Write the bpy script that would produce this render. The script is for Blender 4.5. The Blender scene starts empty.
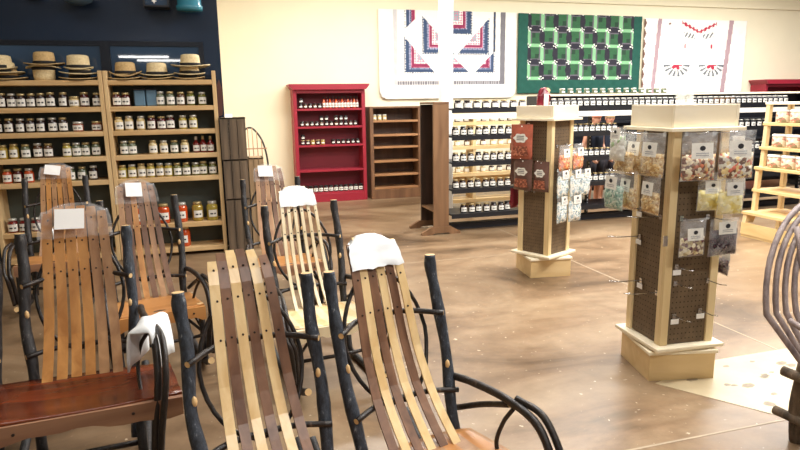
import bpy, bmesh, math, random
from mathutils import Vector, Matrix, Euler
random.seed(7)
PI = math.pi
S = bpy.context.scene
COL = S.collection

# ------------------------------------------------------------------ camera, world, lights, exposure
def add_camera():
    a, pit, roll = math.radians(16.2), math.radians(11.17), math.radians(-0.88)
    def rm(x, y, z):
        return Vector((x*math.cos(a)+y*math.sin(a), -x*math.sin(a)+y*math.cos(a), z))
    R0, F0, U0 = Vector((1, 0, 0)), Vector((0, math.cos(pit), -math.sin(pit))), Vector((0, math.sin(pit), math.cos(pit)))
    c, s = math.cos(roll), math.sin(roll)
    R, U, F = rm(*(c*R0+s*U0)), rm(*(-s*R0+c*U0)), rm(*F0)
    cam = bpy.data.cameras.new('camera')
    cam.lens = 616/800*36
    cam.sensor_width = 36
    cam.clip_start = 0.05
    o = bpy.data.objects.new('camera', cam)
    M = Matrix((R, U, -F)).transposed().to_4x4()
    M.translation = Vector((0, 0, 1.65))
    o.matrix_world = M
    COL.objects.link(o)
    S.camera = o
add_camera()

W = bpy.data.worlds.new('world')
S.world = W
W.use_nodes = True
bg = W.node_tree.nodes['Background']
bg.inputs[0].default_value = (0.93, 0.96, 1.0, 1)
bg.inputs[1].default_value = 0.22

LC = (1, .985, .955)
def area(name, loc, size, power, col=(1, .95, .86), rot=(0, 0, 0)):
    l = bpy.data.lights.new(name, 'AREA')
    l.shape = 'RECTANGLE'
    l.size, l.size_y = size
    l.energy = power
    l.color = col
    o = bpy.data.objects.new(name, l)
    o.location = loc
    o.rotation_euler = rot
    COL.objects.link(o)
    return o
area('ceiling_lamp', (3.8, 2.6, 3.95), (2.4, .5), 200, LC)
area('ceiling_lamp', (1.6, 3.0, 3.95), (2.0, .4), 70, LC)
area('ceiling_lamp', (3.8, 5.6, 3.95), (2.6, .5), 230, LC)
area('ceiling_lamp', (7.0, 4.2, 3.95), (2.6, .5), 310, LC)
area('ceiling_lamp', (6.4, 8.0, 3.95), (3.6, .5), 230, LC)
area('ceiling_lamp', (9.8, 8.0, 3.95), (3.0, .5), 290, LC)
area('ceiling_lamp', (2.4, 8.4, 3.95), (2.4, .4), 190, LC)
area('ceiling_lamp', (-1.2, 5.2, 3.95), (2.0, .4), 40, LC)
area('ceiling_lamp', (2.2, -.6, 3.95), (2.4, .4), 140, LC)
S.view_settings.view_transform = 'Standard'
S.view_settings.look = 'None'
S.view_settings.gamma = 1
S.view_settings.use_curve_mapping = False
S.view_settings.exposure = -0.22

# ------------------------------------------------------------------ materials
def s2l(c):
    return tuple(((v/255)/12.92 if v/255 <= .04045 else ((v/255+.055)/1.055)**2.4) for v in c)
MC = {}
def base_mat(name):
    m = bpy.data.materials.new(name)
    m.use_nodes = True
    return m, m.node_tree, m.node_tree.nodes['Principled BSDF']
def flat(name, rgb, rough=.6, metal=0, spec=.5, alpha=1, trans=0, var=.08, scale=6, coat=0):
    if name in MC: return MC[name]
    m, nt, p = base_mat(name)
    c = s2l(rgb)
    if var:
        tc = nt.nodes.new('ShaderNodeTexCoord')
        n = nt.nodes.new('ShaderNodeTexNoise'); n.inputs['Scale'].default_value = scale; n.inputs['Detail'].default_value = 4
        r = nt.nodes.new('ShaderNodeValToRGB')
        r.color_ramp.elements[0].position = .3; r.color_ramp.elements[1].position = .7
        r.color_ramp.elements[0].color = tuple(v*(1-var) for v in c)+(1,)
        r.color_ramp.elements[1].color = tuple(min(1, v*(1+var)) for v in c)+(1,)
        nt.links.new(tc.outputs['Object'], n.inputs['Vector'])
        nt.links.new(n.outputs['Fac'], r.inputs['Fac'])
        nt.links.new(r.outputs['Color'], p.inputs['Base Color'])
    else:
        p.inputs['Base Color'].default_value = c+(1,)
    p.inputs['Roughness'].default_value = rough
    p.inputs['Metallic'].default_value = metal
    p.inputs['Specular IOR Level'].default_value = spec
    p.inputs['Alpha'].default_value = alpha
    p.inputs['Transmission Weight'].default_value = trans
    p.inputs['Coat Weight'].default_value = coat
    MC[name] = m
    return m
def wood(name, c1, c2, axis='z', scale=14, stretch=.12, rough=.45, c3=None, bump=.1):
    if name in MC: return MC[name]
    m, nt, p = base_mat(name)
    tc = nt.nodes.new('ShaderNodeTexCoord')
    mp = nt.nodes.new('ShaderNodeMapping')
    mp.inputs['Scale'].default_value = [stretch if a == axis else 1 for a in 'xyz']
    n = nt.nodes.new('ShaderNodeTexNoise')
    n.inputs['Scale'].default_value = scale; n.inputs['Detail'].default_value = 6; n.inputs['Distortion'].default_value = .6
    r = nt.nodes.new('ShaderNodeValToRGB')
    e = r.color_ramp.elements
    e[0].position = .32; e[1].position = .68
    e[0].color = s2l(c1)+(1,); e[1].color = s2l(c2)+(1,)
    if c3:
        x = e.new(.78); x.color = s2l(c3)+(1,)
    nt.links.new(tc.outputs['Object'], mp.inputs['Vector'])
    nt.links.new(mp.outputs['Vector'], n.inputs['Vector'])
    nt.links.new(n.outputs['Fac'], r.inputs['Fac'])
    nt.links.new(r.outputs['Color'], p.inputs['Base Color'])
    b = nt.nodes.new('ShaderNodeBump'); b.inputs['Strength'].default_value = bump; b.inputs['Distance'].default_value = .01
    nt.links.new(n.outputs['Fac'], b.inputs['Height'])
    nt.links.new(b.outputs['Normal'], p.inputs['Normal'])
    p.inputs['Roughness'].default_value = rough
    MC[name] = m
    return m
def speckle(name, cols, scale=60, rough=.5, voro=True):
    """little pieces of several colours: candy, nuts, fruit seen in a bag"""
    if name in MC: return MC[name]
    m, nt, p = base_mat(name)
    tc = nt.nodes.new('ShaderNodeTexCoord')
    v = nt.nodes.new('ShaderNodeTexVoronoi'); v.inputs['Scale'].default_value = scale
    sp = nt.nodes.new('ShaderNodeSeparateColor')
    r = nt.nodes.new('ShaderNodeValToRGB'); r.color_ramp.interpolation = 'CONSTANT'
    e = r.color_ramp.elements
    e[0].color = s2l(cols[0])+(1,); e[1].position = 1/len(cols); e[1].color = s2l(cols[1])+(1,)
    for i in range(2, len(cols)):
        x = e.new(i/len(cols)); x.color = s2l(cols[i])+(1,)
    nt.links.new(tc.outputs['Object'], v.inputs['Vector'])
    nt.links.new(v.outputs['Color'], sp.inputs['Color'])
    nt.links.new(sp.outputs[0], r.inputs['Fac'])
    nt.links.new(r.outputs['Color'], p.inputs['Base Color'])
    b = nt.nodes.new('ShaderNodeBump'); b.inputs['Strength'].default_value = .6; b.inputs['Distance'].default_value = .008
    b.invert = True
    nt.links.new(v.outputs['Distance'], b.inputs['Height'])
    nt.links.new(b.outputs['Normal'], p.inputs['Normal'])
    p.inputs['Roughness'].default_value = rough
    MC[name] = m
    return m
def clear(name, rgb=(245, 248, 250), op=.25, rough=.12):
    if name in MC: return MC[name]
    m, nt, p = base_mat(name)
    p.inputs['Base Color'].default_value = s2l(rgb)+(1,)
    p.inputs['Roughness'].default_value = rough
    tc = nt.nodes.new('ShaderNodeTexCoord')
    n = nt.nodes.new('ShaderNodeTexNoise'); n.inputs['Scale'].default_value = 22; n.inputs['Detail'].default_value = 3
    r = nt.nodes.new('ShaderNodeMapRange')
    r.inputs['From Min'].default_value = .35; r.inputs['From Max'].default_value = .7
    r.inputs['To Min'].default_value = op*.5; r.inputs['To Max'].default_value = min(1, op*1.7)
    nt.links.new(tc.outputs['Object'], n.inputs['Vector'])
    nt.links.new(n.outputs['Fac'], r.inputs['Value'])
    nt.links.new(r.outputs['Result'], p.inputs['Alpha'])
    b = nt.nodes.new('ShaderNodeBump'); b.inputs['Strength'].default_value = .5; b.inputs['Distance'].default_value = .02
    nt.links.new(n.outputs['Fac'], b.inputs['Height'])
    nt.links.new(b.outputs['Normal'], p.inputs['Normal'])
    MC[name] = m
    return m
def bark(name, c1, c2, c3, scale=18, rough=.5):
    if name in MC: return MC[name]
    m, nt, p = base_mat(name)
    tc = nt.nodes.new('ShaderNodeTexCoord')
    mp = nt.nodes.new('ShaderNodeMapping'); mp.inputs['Scale'].default_value = (1, 1, .35)
    n = nt.nodes.new('ShaderNodeTexNoise'); n.inputs['Scale'].default_value = scale; n.inputs['Detail'].default_value = 8; n.inputs['Roughness'].default_value = .72
    r = nt.nodes.new('ShaderNodeValToRGB')
    e = r.color_ramp.elements
    e[0].position = .35; e[1].position = .6
    e[0].color = s2l(c1)+(1,); e[1].color = s2l(c2)+(1,)
    x = e.new(.68); x.color = s2l(c3)+(1,)
    nt.links.new(tc.outputs['Object'], mp.inputs['Vector']); nt.links.new(mp.outputs['Vector'], n.inputs['Vector'])
    nt.links.new(n.outputs['Fac'], r.inputs['Fac']); nt.links.new(r.outputs['Color'], p.inputs['Base Color'])
    b = nt.nodes.new('ShaderNodeBump'); b.inputs['Strength'].default_value = .5; b.inputs['Distance'].default_value = .01
    nt.links.new(n.outputs['Fac'], b.inputs['Height']); nt.links.new(b.outputs['Normal'], p.inputs['Normal'])
    p.inputs['Roughness'].default_value = rough
    MC[name] = m
    return m
def floor_mat():
    m, nt, p = base_mat('stained_concrete')
    N, L = nt.nodes.new, nt.links.new
    tc = N('ShaderNodeTexCoord')
    n = N('ShaderNodeTexNoise'); n.inputs['Scale'].default_value = .9; n.inputs['Detail'].default_value = 7; n.inputs['Roughness'].default_value = .62; n.inputs['Distortion'].default_value = .8
    r = N('ShaderNodeValToRGB'); e = r.color_ramp.elements
    e[0].position = .3; e[0].color = s2l((80, 60, 38))+(1,)
    e[1].position = .7; e[1].color = s2l((160, 136, 106))+(1,)
    x = e.new(.48); x.color = s2l((130, 104, 76))+(1,)
    n2 = N('ShaderNodeTexNoise'); n2.inputs['Scale'].default_value = 7; n2.inputs['Detail'].default_value = 8; n2.inputs['Roughness'].default_value = .7
    mx = N('ShaderNodeMix'); mx.data_type = 'RGBA'; mx.blend_type = 'OVERLAY'; mx.inputs[0].default_value = .42
    mp = N('ShaderNodeMapping'); mp.inputs['Rotation'].default_value = (0, 0, .5); mp.inputs['Scale'].default_value = (.8, 1.5, 1)
    L(tc.outputs['Object'], mp.inputs['Vector'])
    L(mp.outputs['Vector'], n.inputs['Vector']); L(tc.outputs['Object'], n2.inputs['Vector'])
    L(n.outputs['Fac'], r.inputs['Fac']); L(r.outputs['Color'], mx.inputs[6]); L(n2.outputs['Fac'], mx.inputs[7])
    hs = N('ShaderNodeHueSaturation'); hs.inputs['Saturation'].default_value = .95
    L(mx.outputs[2], hs.inputs['Color'])
    # small pale scuffs
    v = N('ShaderNodeTexNoise'); v.inputs['Scale'].default_value = 26; v.inputs['Detail'].default_value = 3
    mr = N('ShaderNodeMapRange'); mr.inputs['From Min'].default_value = .68; mr.inputs['From Max'].default_value = .74
    L(tc.outputs['Object'], v.inputs['Vector']); L(v.outputs['Fac'], mr.inputs['Value'])
    m2 = N('ShaderNodeMix'); m2.data_type = 'RGBA'; m2.inputs[7].default_value = s2l((206, 190, 165))+(1,)
    L(mr.outputs['Result'], m2.inputs[0]); L(hs.outputs['Color'], m2.inputs[6])
    L(m2.outputs[2], p.inputs['Base Color'])
    rr = N('ShaderNodeMapRange'); rr.inputs['To Min'].default_value = .22; rr.inputs['To Max'].default_value = .45
    L(n2.outputs['Fac'], rr.inputs['Value']); L(rr.outputs['Result'], p.inputs['Roughness'])
    p.inputs['Specular IOR Level'].default_value = .45
    return m

M_CREAM = flat('cream_wall_paint', (244, 235, 208), .7, var=.02, scale=2)
M_NAVY = flat('navy_gloss_paint', (28, 42, 62), .22, var=.15, scale=1.2)
M_NAVYF = flat('navy_trim_paint', (14, 20, 32), .3, var=.1)
M_PANE = flat('dark_blue_pane', (44, 66, 90), .025, var=.3, scale=1.5, spec=1)
M_WHITEP = flat('white_paint', (246, 246, 242), .5, var=.02)
M_CEIL = flat('ceiling_paint', (238, 236, 228), .8, var=.02)
M_PINE = wood('pine', (198, 160, 108), (228, 196, 146), 'x', 9, .15, .5, (176, 132, 82))
M_PINEZ = wood('pine_upright', (202, 166, 116), (230, 200, 150), 'z', 9, .15, .5, (180, 136, 86))
M_YELZ = wood('yellow_pine_upright', (216, 190, 140), (236, 214, 168), 'z', 8, .12, .45)
M_YEL = wood('yellow_pine', (212, 180, 126), (234, 206, 156), 'x', 7, .15, .45, (184, 140, 90))
M_YELY = wood('yellow_pine_lengthwise', (214, 180, 122), (236, 206, 150), 'y', 7, .15, .45, (190, 144, 92))
M_TOPB = wood('pale_top_board', (242, 228, 198), (250, 241, 220), 'x', 7, .15, .5)  # top box pine, paled all round to carry the light on its front
M_PALE = flat('pale_board', (244, 232, 204), .5, var=.05)
M_PEG = wood('brown_pegboard', (92, 74, 54), (110, 90, 66), 'z', 20, .6, .6)
M_PEGH = flat('peg_hole', (38, 28, 20), .9, var=0)
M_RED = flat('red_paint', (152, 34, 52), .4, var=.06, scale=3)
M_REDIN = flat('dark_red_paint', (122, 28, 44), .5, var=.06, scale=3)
M_BRN = wood('brown_case_wood', (98, 68, 48), (132, 96, 68), 'z', 9, .12, .5)
M_BRNX = wood('brown_shelf_wood', (150, 106, 70), (178, 132, 90), 'x', 9, .12, .5)
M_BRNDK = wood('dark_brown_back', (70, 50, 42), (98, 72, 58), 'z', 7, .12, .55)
M_STAND = wood('walnut_board', (108, 78, 54), (138, 104, 74), 'z', 10, .12, .45)
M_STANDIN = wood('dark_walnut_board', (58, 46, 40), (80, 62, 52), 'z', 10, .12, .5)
M_BLACK = flat('black_metal', (34, 36, 42), .4, metal=.3, var=.05)
M_DKMET = flat('dark_metal_panel', (40, 42, 52), .6, var=.1)
M_CHROME = flat('chrome_wire', (210, 212, 216), .18, metal=1, var=0)
M_CRATE = wood('weathered_board', (74, 62, 50), (120, 102, 82), 'z', 13, .08, .75, (138, 124, 108), bump=.4)
M_CRATE2 = wood('tan_weathered_board', (150, 124, 92), (184, 156, 120), 'z', 13, .08, .7)
M_LID_G = flat('gold_lid', (196, 176, 128), .3, metal=.6, var=.03)
M_LID_S = flat('silver_lid', (214, 214, 208), .28, metal=.5, var=.03)
M_LID_K = flat('black_lid', (28, 28, 30), .35, var=0)
M_LAB = flat('white_label', (236, 234, 226), .6, var=.05, scale=60)
M_INK = flat('label_ink', (50, 50, 56), .7, var=0)
M_BARK = bark('dark_bark', (18, 17, 18), (50, 47, 48), (132, 126, 118), 55)
M_BARKB = bark('blue_grey_bark', (18, 20, 26), (58, 66, 78), (150, 154, 156), 55)
M_TWIG = bark('brown_twig', (20, 15, 14), (42, 33, 29), (96, 78, 64), 30, .35)
M_WILLOW = bark('grey_violet_willow', (112, 98, 98), (166, 150, 146), (204, 190, 182), 16, .5)
M_LOG = bark('mossy_log', (60, 50, 40), (120, 102, 82), (166, 148, 122), 16, .8)
M_CUT = flat('cut_wood_end', (222, 186, 132), .6, var=.12, scale=30)
M_LIGHTS = wood('light_hickory', (222, 186, 128), (242, 214, 162), 'z', 16, .06, .3)
M_PALES = wood('pale_hickory', (226, 206, 166), (240, 224, 188), 'z', 16, .06, .3)
M_WALS = wood('walnut_slat', (98, 66, 46), (136, 98, 72), 'z', 16, .06, .38)
M_OAKS = wood('golden_oak_slat', (168, 112, 58), (202, 146, 84), 'z', 16, .06, .38)
M_TANS = wood('tan_slat', (150, 108, 74), (184, 142, 102), 'z', 16, .06, .38)
M_SEATR = wood('red_brown_seat', (66, 28, 16), (122, 56, 28), 'x', 12, .12, .22, (44, 20, 12))
M_APRON = wood('live_edge_apron', (132, 92, 70), (170, 128, 98), 'x', 10, .1, .4)
M_SEATO = wood('orange_oak_seat', (176, 116, 62), (206, 148, 88), 'x', 8, .12, .3, (130, 80, 40))
M_STRAW = wood('straw_weave', (216, 192, 142), (238, 218, 174), 'z', 60, 1, .7, bump=.5)
M_STRAWD = wood('tan_straw_weave', (190, 156, 104), (214, 182, 128), 'z', 60, 1, .7, bump=.5)
M_BAND = flat('black_hat_band', (26, 22, 22), .7, var=0)
M_TAG = flat('white_paper', (250, 250, 248), .5, var=0)
M_WRAP = clear('clear_plastic_wrap', (246, 246, 248), .13)
M_FOAM = flat('white_packing_foam', (240, 244, 246), .6, var=.04, scale=20)
M_BAG = clear('clear_bag_plastic', (250, 251, 252), .15, .1)
M_GLASS = clear('jar_glass', (225, 235, 230), .25, .05)
M_NAIL = flat('nail_head', (44, 32, 26), .5, var=0)
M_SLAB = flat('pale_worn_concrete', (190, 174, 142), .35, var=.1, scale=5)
M_SMUDGE = flat('dark_scuff', (136, 122, 100), .5, var=.2, scale=30)
M_JOINT = flat('pale_floor_joint', (170, 152, 128), .5, var=.15, scale=8)

# ------------------------------------------------------------------ mesh helpers
class MB:
    def __init__(self):
        self.v, self.f, self.m, self.s = [], [], [], []
    def add(self, vs, fs, mi=0, smooth=False):
        b = len(self.v)
        self.v += [tuple(q) for q in vs]
        for f in fs:
            self.f.append(tuple(b+i for i in f)); self.m.append(mi); self.s.append(smooth)
        return self
    def box(self, x0, x1, y0, y1, z0, z1, mi=0, rz=0, piv=None, bev=0):
        b = min(bev, (x1-x0)*.45, (y1-y0)*.45, (z1-z0)*.45) if bev else 0
        if b <= 0:
            vs = [Vector((x, y, z)) for z in (z0, z1) for y in (y0, y1) for x in (x0, x1)]
            fs = [(0, 2, 3, 1), (4, 5, 7, 6), (0, 1, 5, 4), (2, 6, 7, 3), (0, 4, 6, 2), (1, 3, 7, 5)]
        else:
            bm = bmesh.new()
            bmesh.ops.create_cube(bm, size=1)
            for v in bm.verts:
                v.co = Vector(((x0+x1)/2+v.co.x*(x1-x0), (y0+y1)/2+v.co.y*(y1-y0), (z0+z1)/2+v.co.z*(z1-z0)))
            bmesh.ops.bevel(bm, geom=bm.edges[:], offset=b, segments=1, affect='EDGES')
            bm.verts.index_update()
            vs = [v.co.copy() for v in bm.verts]
            fs = [tuple(v.index for v in f.verts) for f in bm.faces]
            bm.free()
        if rz:
            c, s = math.cos(rz), math.sin(rz)
            px, py = piv or ((x0+x1)/2, (y0+y1)/2)
            vs = [Vector((px+(v.x-px)*c-(v.y-py)*s, py+(v.x-px)*s+(v.y-py)*c, v.z)) for v in vs]
        return self.add(vs, fs, mi)
    def prism(self, pts, axis, a, b, mi=0):
        """extrude a 2d polygon along axis ('x','y','z') from a to b"""
        n = len(pts)
        def P(p, t):
            return {'x': (t, p[0], p[1]), 'y': (p[0], t, p[1]), 'z': (p[0], p[1], t)}[axis]
        vs = [P(p, a) for p in pts]+[P(p, b) for p in pts]
        fs = [tuple(range(n))[::-1], tuple(range(n, 2*n))]+[(i, (i+1) % n, n+(i+1) % n, n+i) for i in range(n)]
        return self.add(vs, fs, mi)
    def tube(self, pts, r, seg=8, mi=0, cap=1, capmi=None, wob=0):
        pts = [Vector(p) for p in pts]
        n = len(pts)
        rs = r if isinstance(r, (list, tuple)) else [r]*n
        if len(rs) != n:
            rs = [rs[0]+(rs[-1]-rs[0])*i/(n-1) for i in range(n)]
        up = None
        vs, fs = [], []
        for i, p in enumerate(pts):
            t = (pts[min(i+1, n-1)]-pts[max(i-1, 0)]).normalized()
            if up is None:
                up = t.orthogonal().normalized()
            else:
                up = (up-t*up.dot(t)).normalized()
            w = t.cross(up)
            rr = rs[i]*(1+(random.uniform(-wob, wob) if wob else 0))
            for k in range(seg):
                a = 2*PI*k/seg
                vs.append(p+(up*math.cos(a)+w*math.sin(a))*rr)
        for i in range(n-1):
            for k in range(seg):
                k2 = (k+1) % seg
                fs.append((i*seg+k, i*seg+k2, (i+1)*seg+k2, (i+1)*seg+k))
        self.add(vs, fs, mi, True)
        if cap:
            b = len(self.v)-n*seg
            cm = mi if capmi is None else capmi
            self.f.append(tuple(b+k for k in range(seg))[::-1]); self.m.append(cm); self.s.append(False)
            self.f.append(tuple(b+(n-1)*seg+k for k in range(seg))); self.m.append(cm); self.s.append(False)
        return self
    def lathe(self, prof, seg=16, mi=0, c=(0, 0, 0), sx=1, sy=1, fn=None):
        vs, fs = [], []
        n = len(prof)
        for r, z in prof:
            for k in range(seg):
                a = 2*PI*k/seg
                q = Vector((c[0]+r*sx*math.cos(a), c[1]+r*sy*math.sin(a), c[2]+z))
                if fn: q = fn(q, r, a)
                vs.append(q)
        for i in range(n-1):
            for k in range(seg):
                k2 = (k+1) % seg
                fs.append((i*seg+k, i*seg+k2, (i+1)*seg+k2, (i+1)*seg+k))
        fs.append(tuple(range(seg))[::-1]); fs.append(tuple((n-1)*seg+k for k in range(seg)))
        return self.add(vs, fs, mi, True)
    def ribbon(self, pts, w, t, mi=0, side=Vector((1, 0, 0)), ws=None):
        """flat bar following pts; w along side, t across"""
        pts = [Vector(p) for p in pts]
        n = len(pts)
        vs, fs = [], []
        for i, p in enumerate(pts):
            tg = (pts[min(i+1, n-1)]-pts[max(i-1, 0)]).normalized()
            sd = (side-tg*side.dot(tg)).normalized()
            nm = tg.cross(sd)
            ww = w if ws is None else ws[i]
            for a, b in ((-1, -1), (1, -1), (1, 1), (-1, 1)):
                vs.append(p+sd*a*ww/2+nm*b*t/2)
        for i in range(n-1):
            for k in range(4):
                k2 = (k+1) % 4
                fs.append((i*4+k, i*4+k2, (i+1)*4+k2, (i+1)*4+k))
        fs.append((3, 2, 1, 0)); fs.append(tuple(4*(n-1)+k for k in range(4)))
        return self.add(vs, fs, mi)
    def mesh(self, name, mats):
        me = bpy.data.meshes.new(name)
        me.from_pydata(self.v, [], self.f)
        for m in (mats if isinstance(mats, (list, tuple)) else [mats]):
            me.materials.append(m)
        me.polygons.foreach_set('material_index', self.m)
        me.polygons.foreach_set('use_smooth', self.s)
        bm = bmesh.new(); bm.from_mesh(me)
        bmesh.ops.recalc_face_normals(bm, faces=bm.faces[:])
        bm.to_mesh(me); bm.free()
        me.update()
        return me
    def build(self, name, mats, parent=None, loc=None, rz=0):
        o = bpy.data.objects.new(name, self.mesh(name, mats))
        COL.objects.link(o)
        if parent is not None: o.parent = parent
        if loc is not None: o.location = loc
        if rz: o.rotation_euler = (0, 0, rz)
        return o
def spline(pts, n=6):
    """Catmull-Rom through pts"""
    P = [Vector(p) for p in pts]
    P = [P[0]*2-P[1]]+P+[P[-1]*2-P[-2]]
    out = []
    for i in range(1, len(P)-2):
        a, b, c, d = P[i-1:i+3]
        for k in range(n):
            t = k/n
            out.append(.5*((2*b)+(c-a)*t+(2*a-5*b+4*c-d)*t*t+(3*b-a-3*c+d)*t**3))
    out.append(P[-2])
    return out
def tag(o, label=None, cat=None, group=None, kind=None):
    if label: o['label'] = label
    if cat: o['category'] = cat
    if group: o['group'] = group
    if kind: o['kind'] = kind
    return o
def empty(name, loc=(0, 0, 0), rz=0):
    o = bpy.data.objects.new(name, None)
    o.empty_display_size = .1
    o.location = loc
    o.rotation_euler = (0, 0, rz)
    COL.objects.link(o)
    return o
def struct(o): return tag(o, kind='structure')
def copy_tree(o, parent=None):
    c = o.copy(); COL.objects.link(c)
    if parent is not None: c.parent = parent
    for ch in list(o.children): copy_tree(ch, c)
    return c
ORD = ['first', 'second', 'third', 'fourth', 'fifth', 'sixth', 'seventh', 'eighth', 'ninth', 'tenth', 'eleventh', 'twelfth', 'thirteenth', 'fourteenth', 'fifteenth']

# ------------------------------------------------------------------ room shell
WX, NY = .09, 7.55           # right end and face of the navy wall
BY = 10.8                    # face of the cream back wall
fl = MB().box(-6, 15, -5, 11.2, -.1, 0); struct(fl.build('floor', floor_mat()))
struct(MB().box(-6, 15, -5, 11.2, 4.1, 4.2).build('ceiling', M_CEIL))
struct(MB().box(WX, 15, BY, BY+.15, 0, 4.1).build('wall_back', M_CREAM))
struct(MB().box(-6, WX, NY, NY+.15, 0, 4.1).build('wall_navy', M_NAVY))
struct(MB().box(WX-.12, WX, NY+.15, BY, 0, 4.1).build('wall_return', M_CREAM))
struct(MB().box(-6.15, -6, -5, NY+.15, 0, 4.1).build('wall_left', M_CREAM))
# horizontal ledge high on the cream wall
struct(MB().box(WX, 15, BY-.05, BY, 3.46, 3.52).build('trim_1', M_CREAM))
# navy wall windows: dark panes in raised frames
def navy_window(n, x0, x1, z0, z1):
    b = MB()
    b.box(x0-.05, x1+.05, NY-.025, NY, z1, z1+.05); b.box(x0-.05, x1+.05, NY-.025, NY, z0-.05, z0)
    b.box(x0-.05, x0, NY-.025, NY, z0, z1); b.box(x1, x1+.05, NY-.025, NY, z0, z1)
    f = struct(b.build('window_%d' % n, M_NAVYF))
    struct(MB().box(x0, x1, NY-.008, NY-.002, z0, z1).build('window_pane', M_PANE, f))
navy_window(1, -2.9, -1.16, 1.2, 2.31)
navy_window(2, -1.06, -.14, 1.2, 2.31)
# saw joints in the concrete
struct(MB().box(-3, 9, 2.272, 2.285, 0, .0015).build('trim_2', M_JOINT))
struct(MB().box(3.478, 3.490, 2.285, 9, 0, .0015).build('trim_3', M_JOINT))
struct(MB().box(-3, 3.478, 6.0, 6.01, 0, .0015).build('trim_4', M_JOINT))
# bay of the floor in a paler tone, with dark scuffs
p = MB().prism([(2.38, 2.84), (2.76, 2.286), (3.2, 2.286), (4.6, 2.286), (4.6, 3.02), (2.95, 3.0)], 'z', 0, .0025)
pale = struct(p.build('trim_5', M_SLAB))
sm = MB()
for i in range(26):
    cx, cy = random.uniform(2.62, 4.0), random.uniform(2.40, 2.92)
    r = random.uniform(.012, .034)
    sm.prism([(cx+r*math.cos(a)*random.uniform(.7, 1.3)*1.3, cy+r*math.sin(a)*random.uniform(.5, 1.1)) for a in [k*PI/4 for k in range(8)]], 'z', .0025, .0032)
struct(sm.build('floor_scuffs', M_SMUDGE))
# white column in front of the quilts
cb = MB().box(3.13, 3.30, 8.50, 8.66, 0, 4.1, bev=.01)
struct(cb.build('column', M_WHITEP))

# ------------------------------------------------------------------ left pine bookcase
BZ = [1.935, 1.662, 1.408, 1.145, .893, .372, .09]      # shelf tops
def bookcase():
    # two bays bolted side by side: two units
    roots = []
    for (x0, x1, lab) in ((-2.26, -1.115, 'pine jar bookcase left of its twin, three piles of hats along its top'),
                          (-1.11, .02, 'pine jar bookcase beside the weathered crates, hats piled on its top')):
        r = empty('bookcase', ((x0+x1)/2, 7.36, 0)); tag(r, lab, 'bookcase', 'pine bookcases on the navy wall')
        w = (x1-x0)/2
        for sx in (-1, 1):
            b = MB()
            xa, xb = sorted((sx*w, sx*(w-.042)))
            b.box(xa, xb, -.17, .15, 0, 2.03, bev=.004)
            b.build('side_panel', M_PINEZ, r)
        for z in BZ:
            MB().box(-w+.042, w-.042, -.168, .14, z-.052, z, bev=.004).build('shelf', M_PINE, r)
        MB().box(-w+.042, w-.042, .135, .15, .05, 1.9).build('back_panel', flat('grey_green_back', (84, 92, 86), .7, var=.1), r)
        roots.append(r)
    return roots
bookcase()

# ------------------------------------------------------------------ jars
JM = {}
def jar_meshes(kind, content, lidmat, h, r):
    """body (glass and contents), lid, label with ink line; all share meshes"""
    key = (kind, content.name, lidmat.name, round(h, 3), round(r, 3))
    if key in JM: return JM[key]
    body, lid, lab = MB(), MB(), MB()
    if kind == 'jar':
        body.lathe([(r*.86, 0), (r, .012*h/.13), (r, h*.66), (r*.9, h*.76), (r*.72, h*.82), (r*.72, h*.86)], 14)
        lid.lathe([(r*.80, h*.85), (r*.80, h*.985), (r*.74, h)], 14)
        z0, z1, a0 = h*.12, h*.62, 1.05
    elif kind == 'squat':
        body.lathe([(r*.9, 0), (r, .01), (r, h*.72), (r*.88, h*.8)], 14)
        lid.lathe([(r*.96, h*.8), (r*.96, h*.98), (r*.9, h)], 14)
        z0, z1, a0 = (h*.15, h*.65, 1.1) if h > .1 else (h*.25, h*.52, .7)
    elif kind == 'bottle':
        body.lathe([(r*.9, 0), (r, .008), (r, h*.52), (r*.8, h*.6), (r*.36, h*.72), (r*.34, h*.82)], 12)
        lid.lathe([(r*.42, h*.78), (r*.42, h*.98), (r*.36, h)], 12)
        z0, z1, a0 = h*.1, h*.46, 1.0
    else:
        body.lathe([(r*.86, 0), (r, .015), (r, h*.7), (r*.88, h*.82), (r*.7, h*.86)], 14)
        lid.lathe([(r*.78, h*.85), (r*.78, h*.98), (r*.72, h)], 14)
        z0, z1, a0 = h*.2, h*.56, .8
    n = 7
    rr = r*1.012
    vs, fs = [], []
    for z in (z0, z1):
        for k in range(n):
            a = -PI/2-a0+2*a0*k/(n-1)
            vs.append((rr*math.cos(a), rr*math.sin(a), z))
    fs = [(k, k+1, n+k+1, n+k) for k in range(n-1)]
    lab.add(vs, fs, 0, True)
    if h > .1:   # a broad dark stroke of printing
        vs = []
        for z in (z0+(z1-z0)*.36, z0+(z1-z0)*.56):
            for k in range(n):
                a = -PI/2-a0*.62+2*a0*.62*k/(n-1)
                vs.append((rr*1.01*math.cos(a), rr*1.01*math.sin(a), z))
        lab.add(vs, [(k, k+1, n+k+1, n+k) for k in range(n-1) if k != 3], 1, True)
    res = (body.mesh('jar_body', content), lid.mesh('lid', lidmat), lab.mesh('label', [M_LAB, M_INK]))
    JM[key] = res
    return res
def jar(loc, label, kind='jar', content=None, lidmat=None, h=.13, r=.042, name='preserve_jar', cat='jar', group=None, yaw=0):
    b, l, a = jar_meshes(kind, content, lidmat or M_LID_G, h, r)
    o = bpy.data.objects.new(name, b); COL.objects.link(o)
    o.location = loc; o.rotation_euler = (0, 0, yaw)
    tag(o, label, cat, group)
    for nm, me in (('lid', l), ('paper_label', a)):
        c = bpy.data.objects.new(nm, me); COL.objects.link(c); c.parent = o
    return o
def content(name, rgb, rough=.12, var=.2):
    return flat('contents_'+name, rgb, rough, var=var, scale=40, coat=.5)
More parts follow.
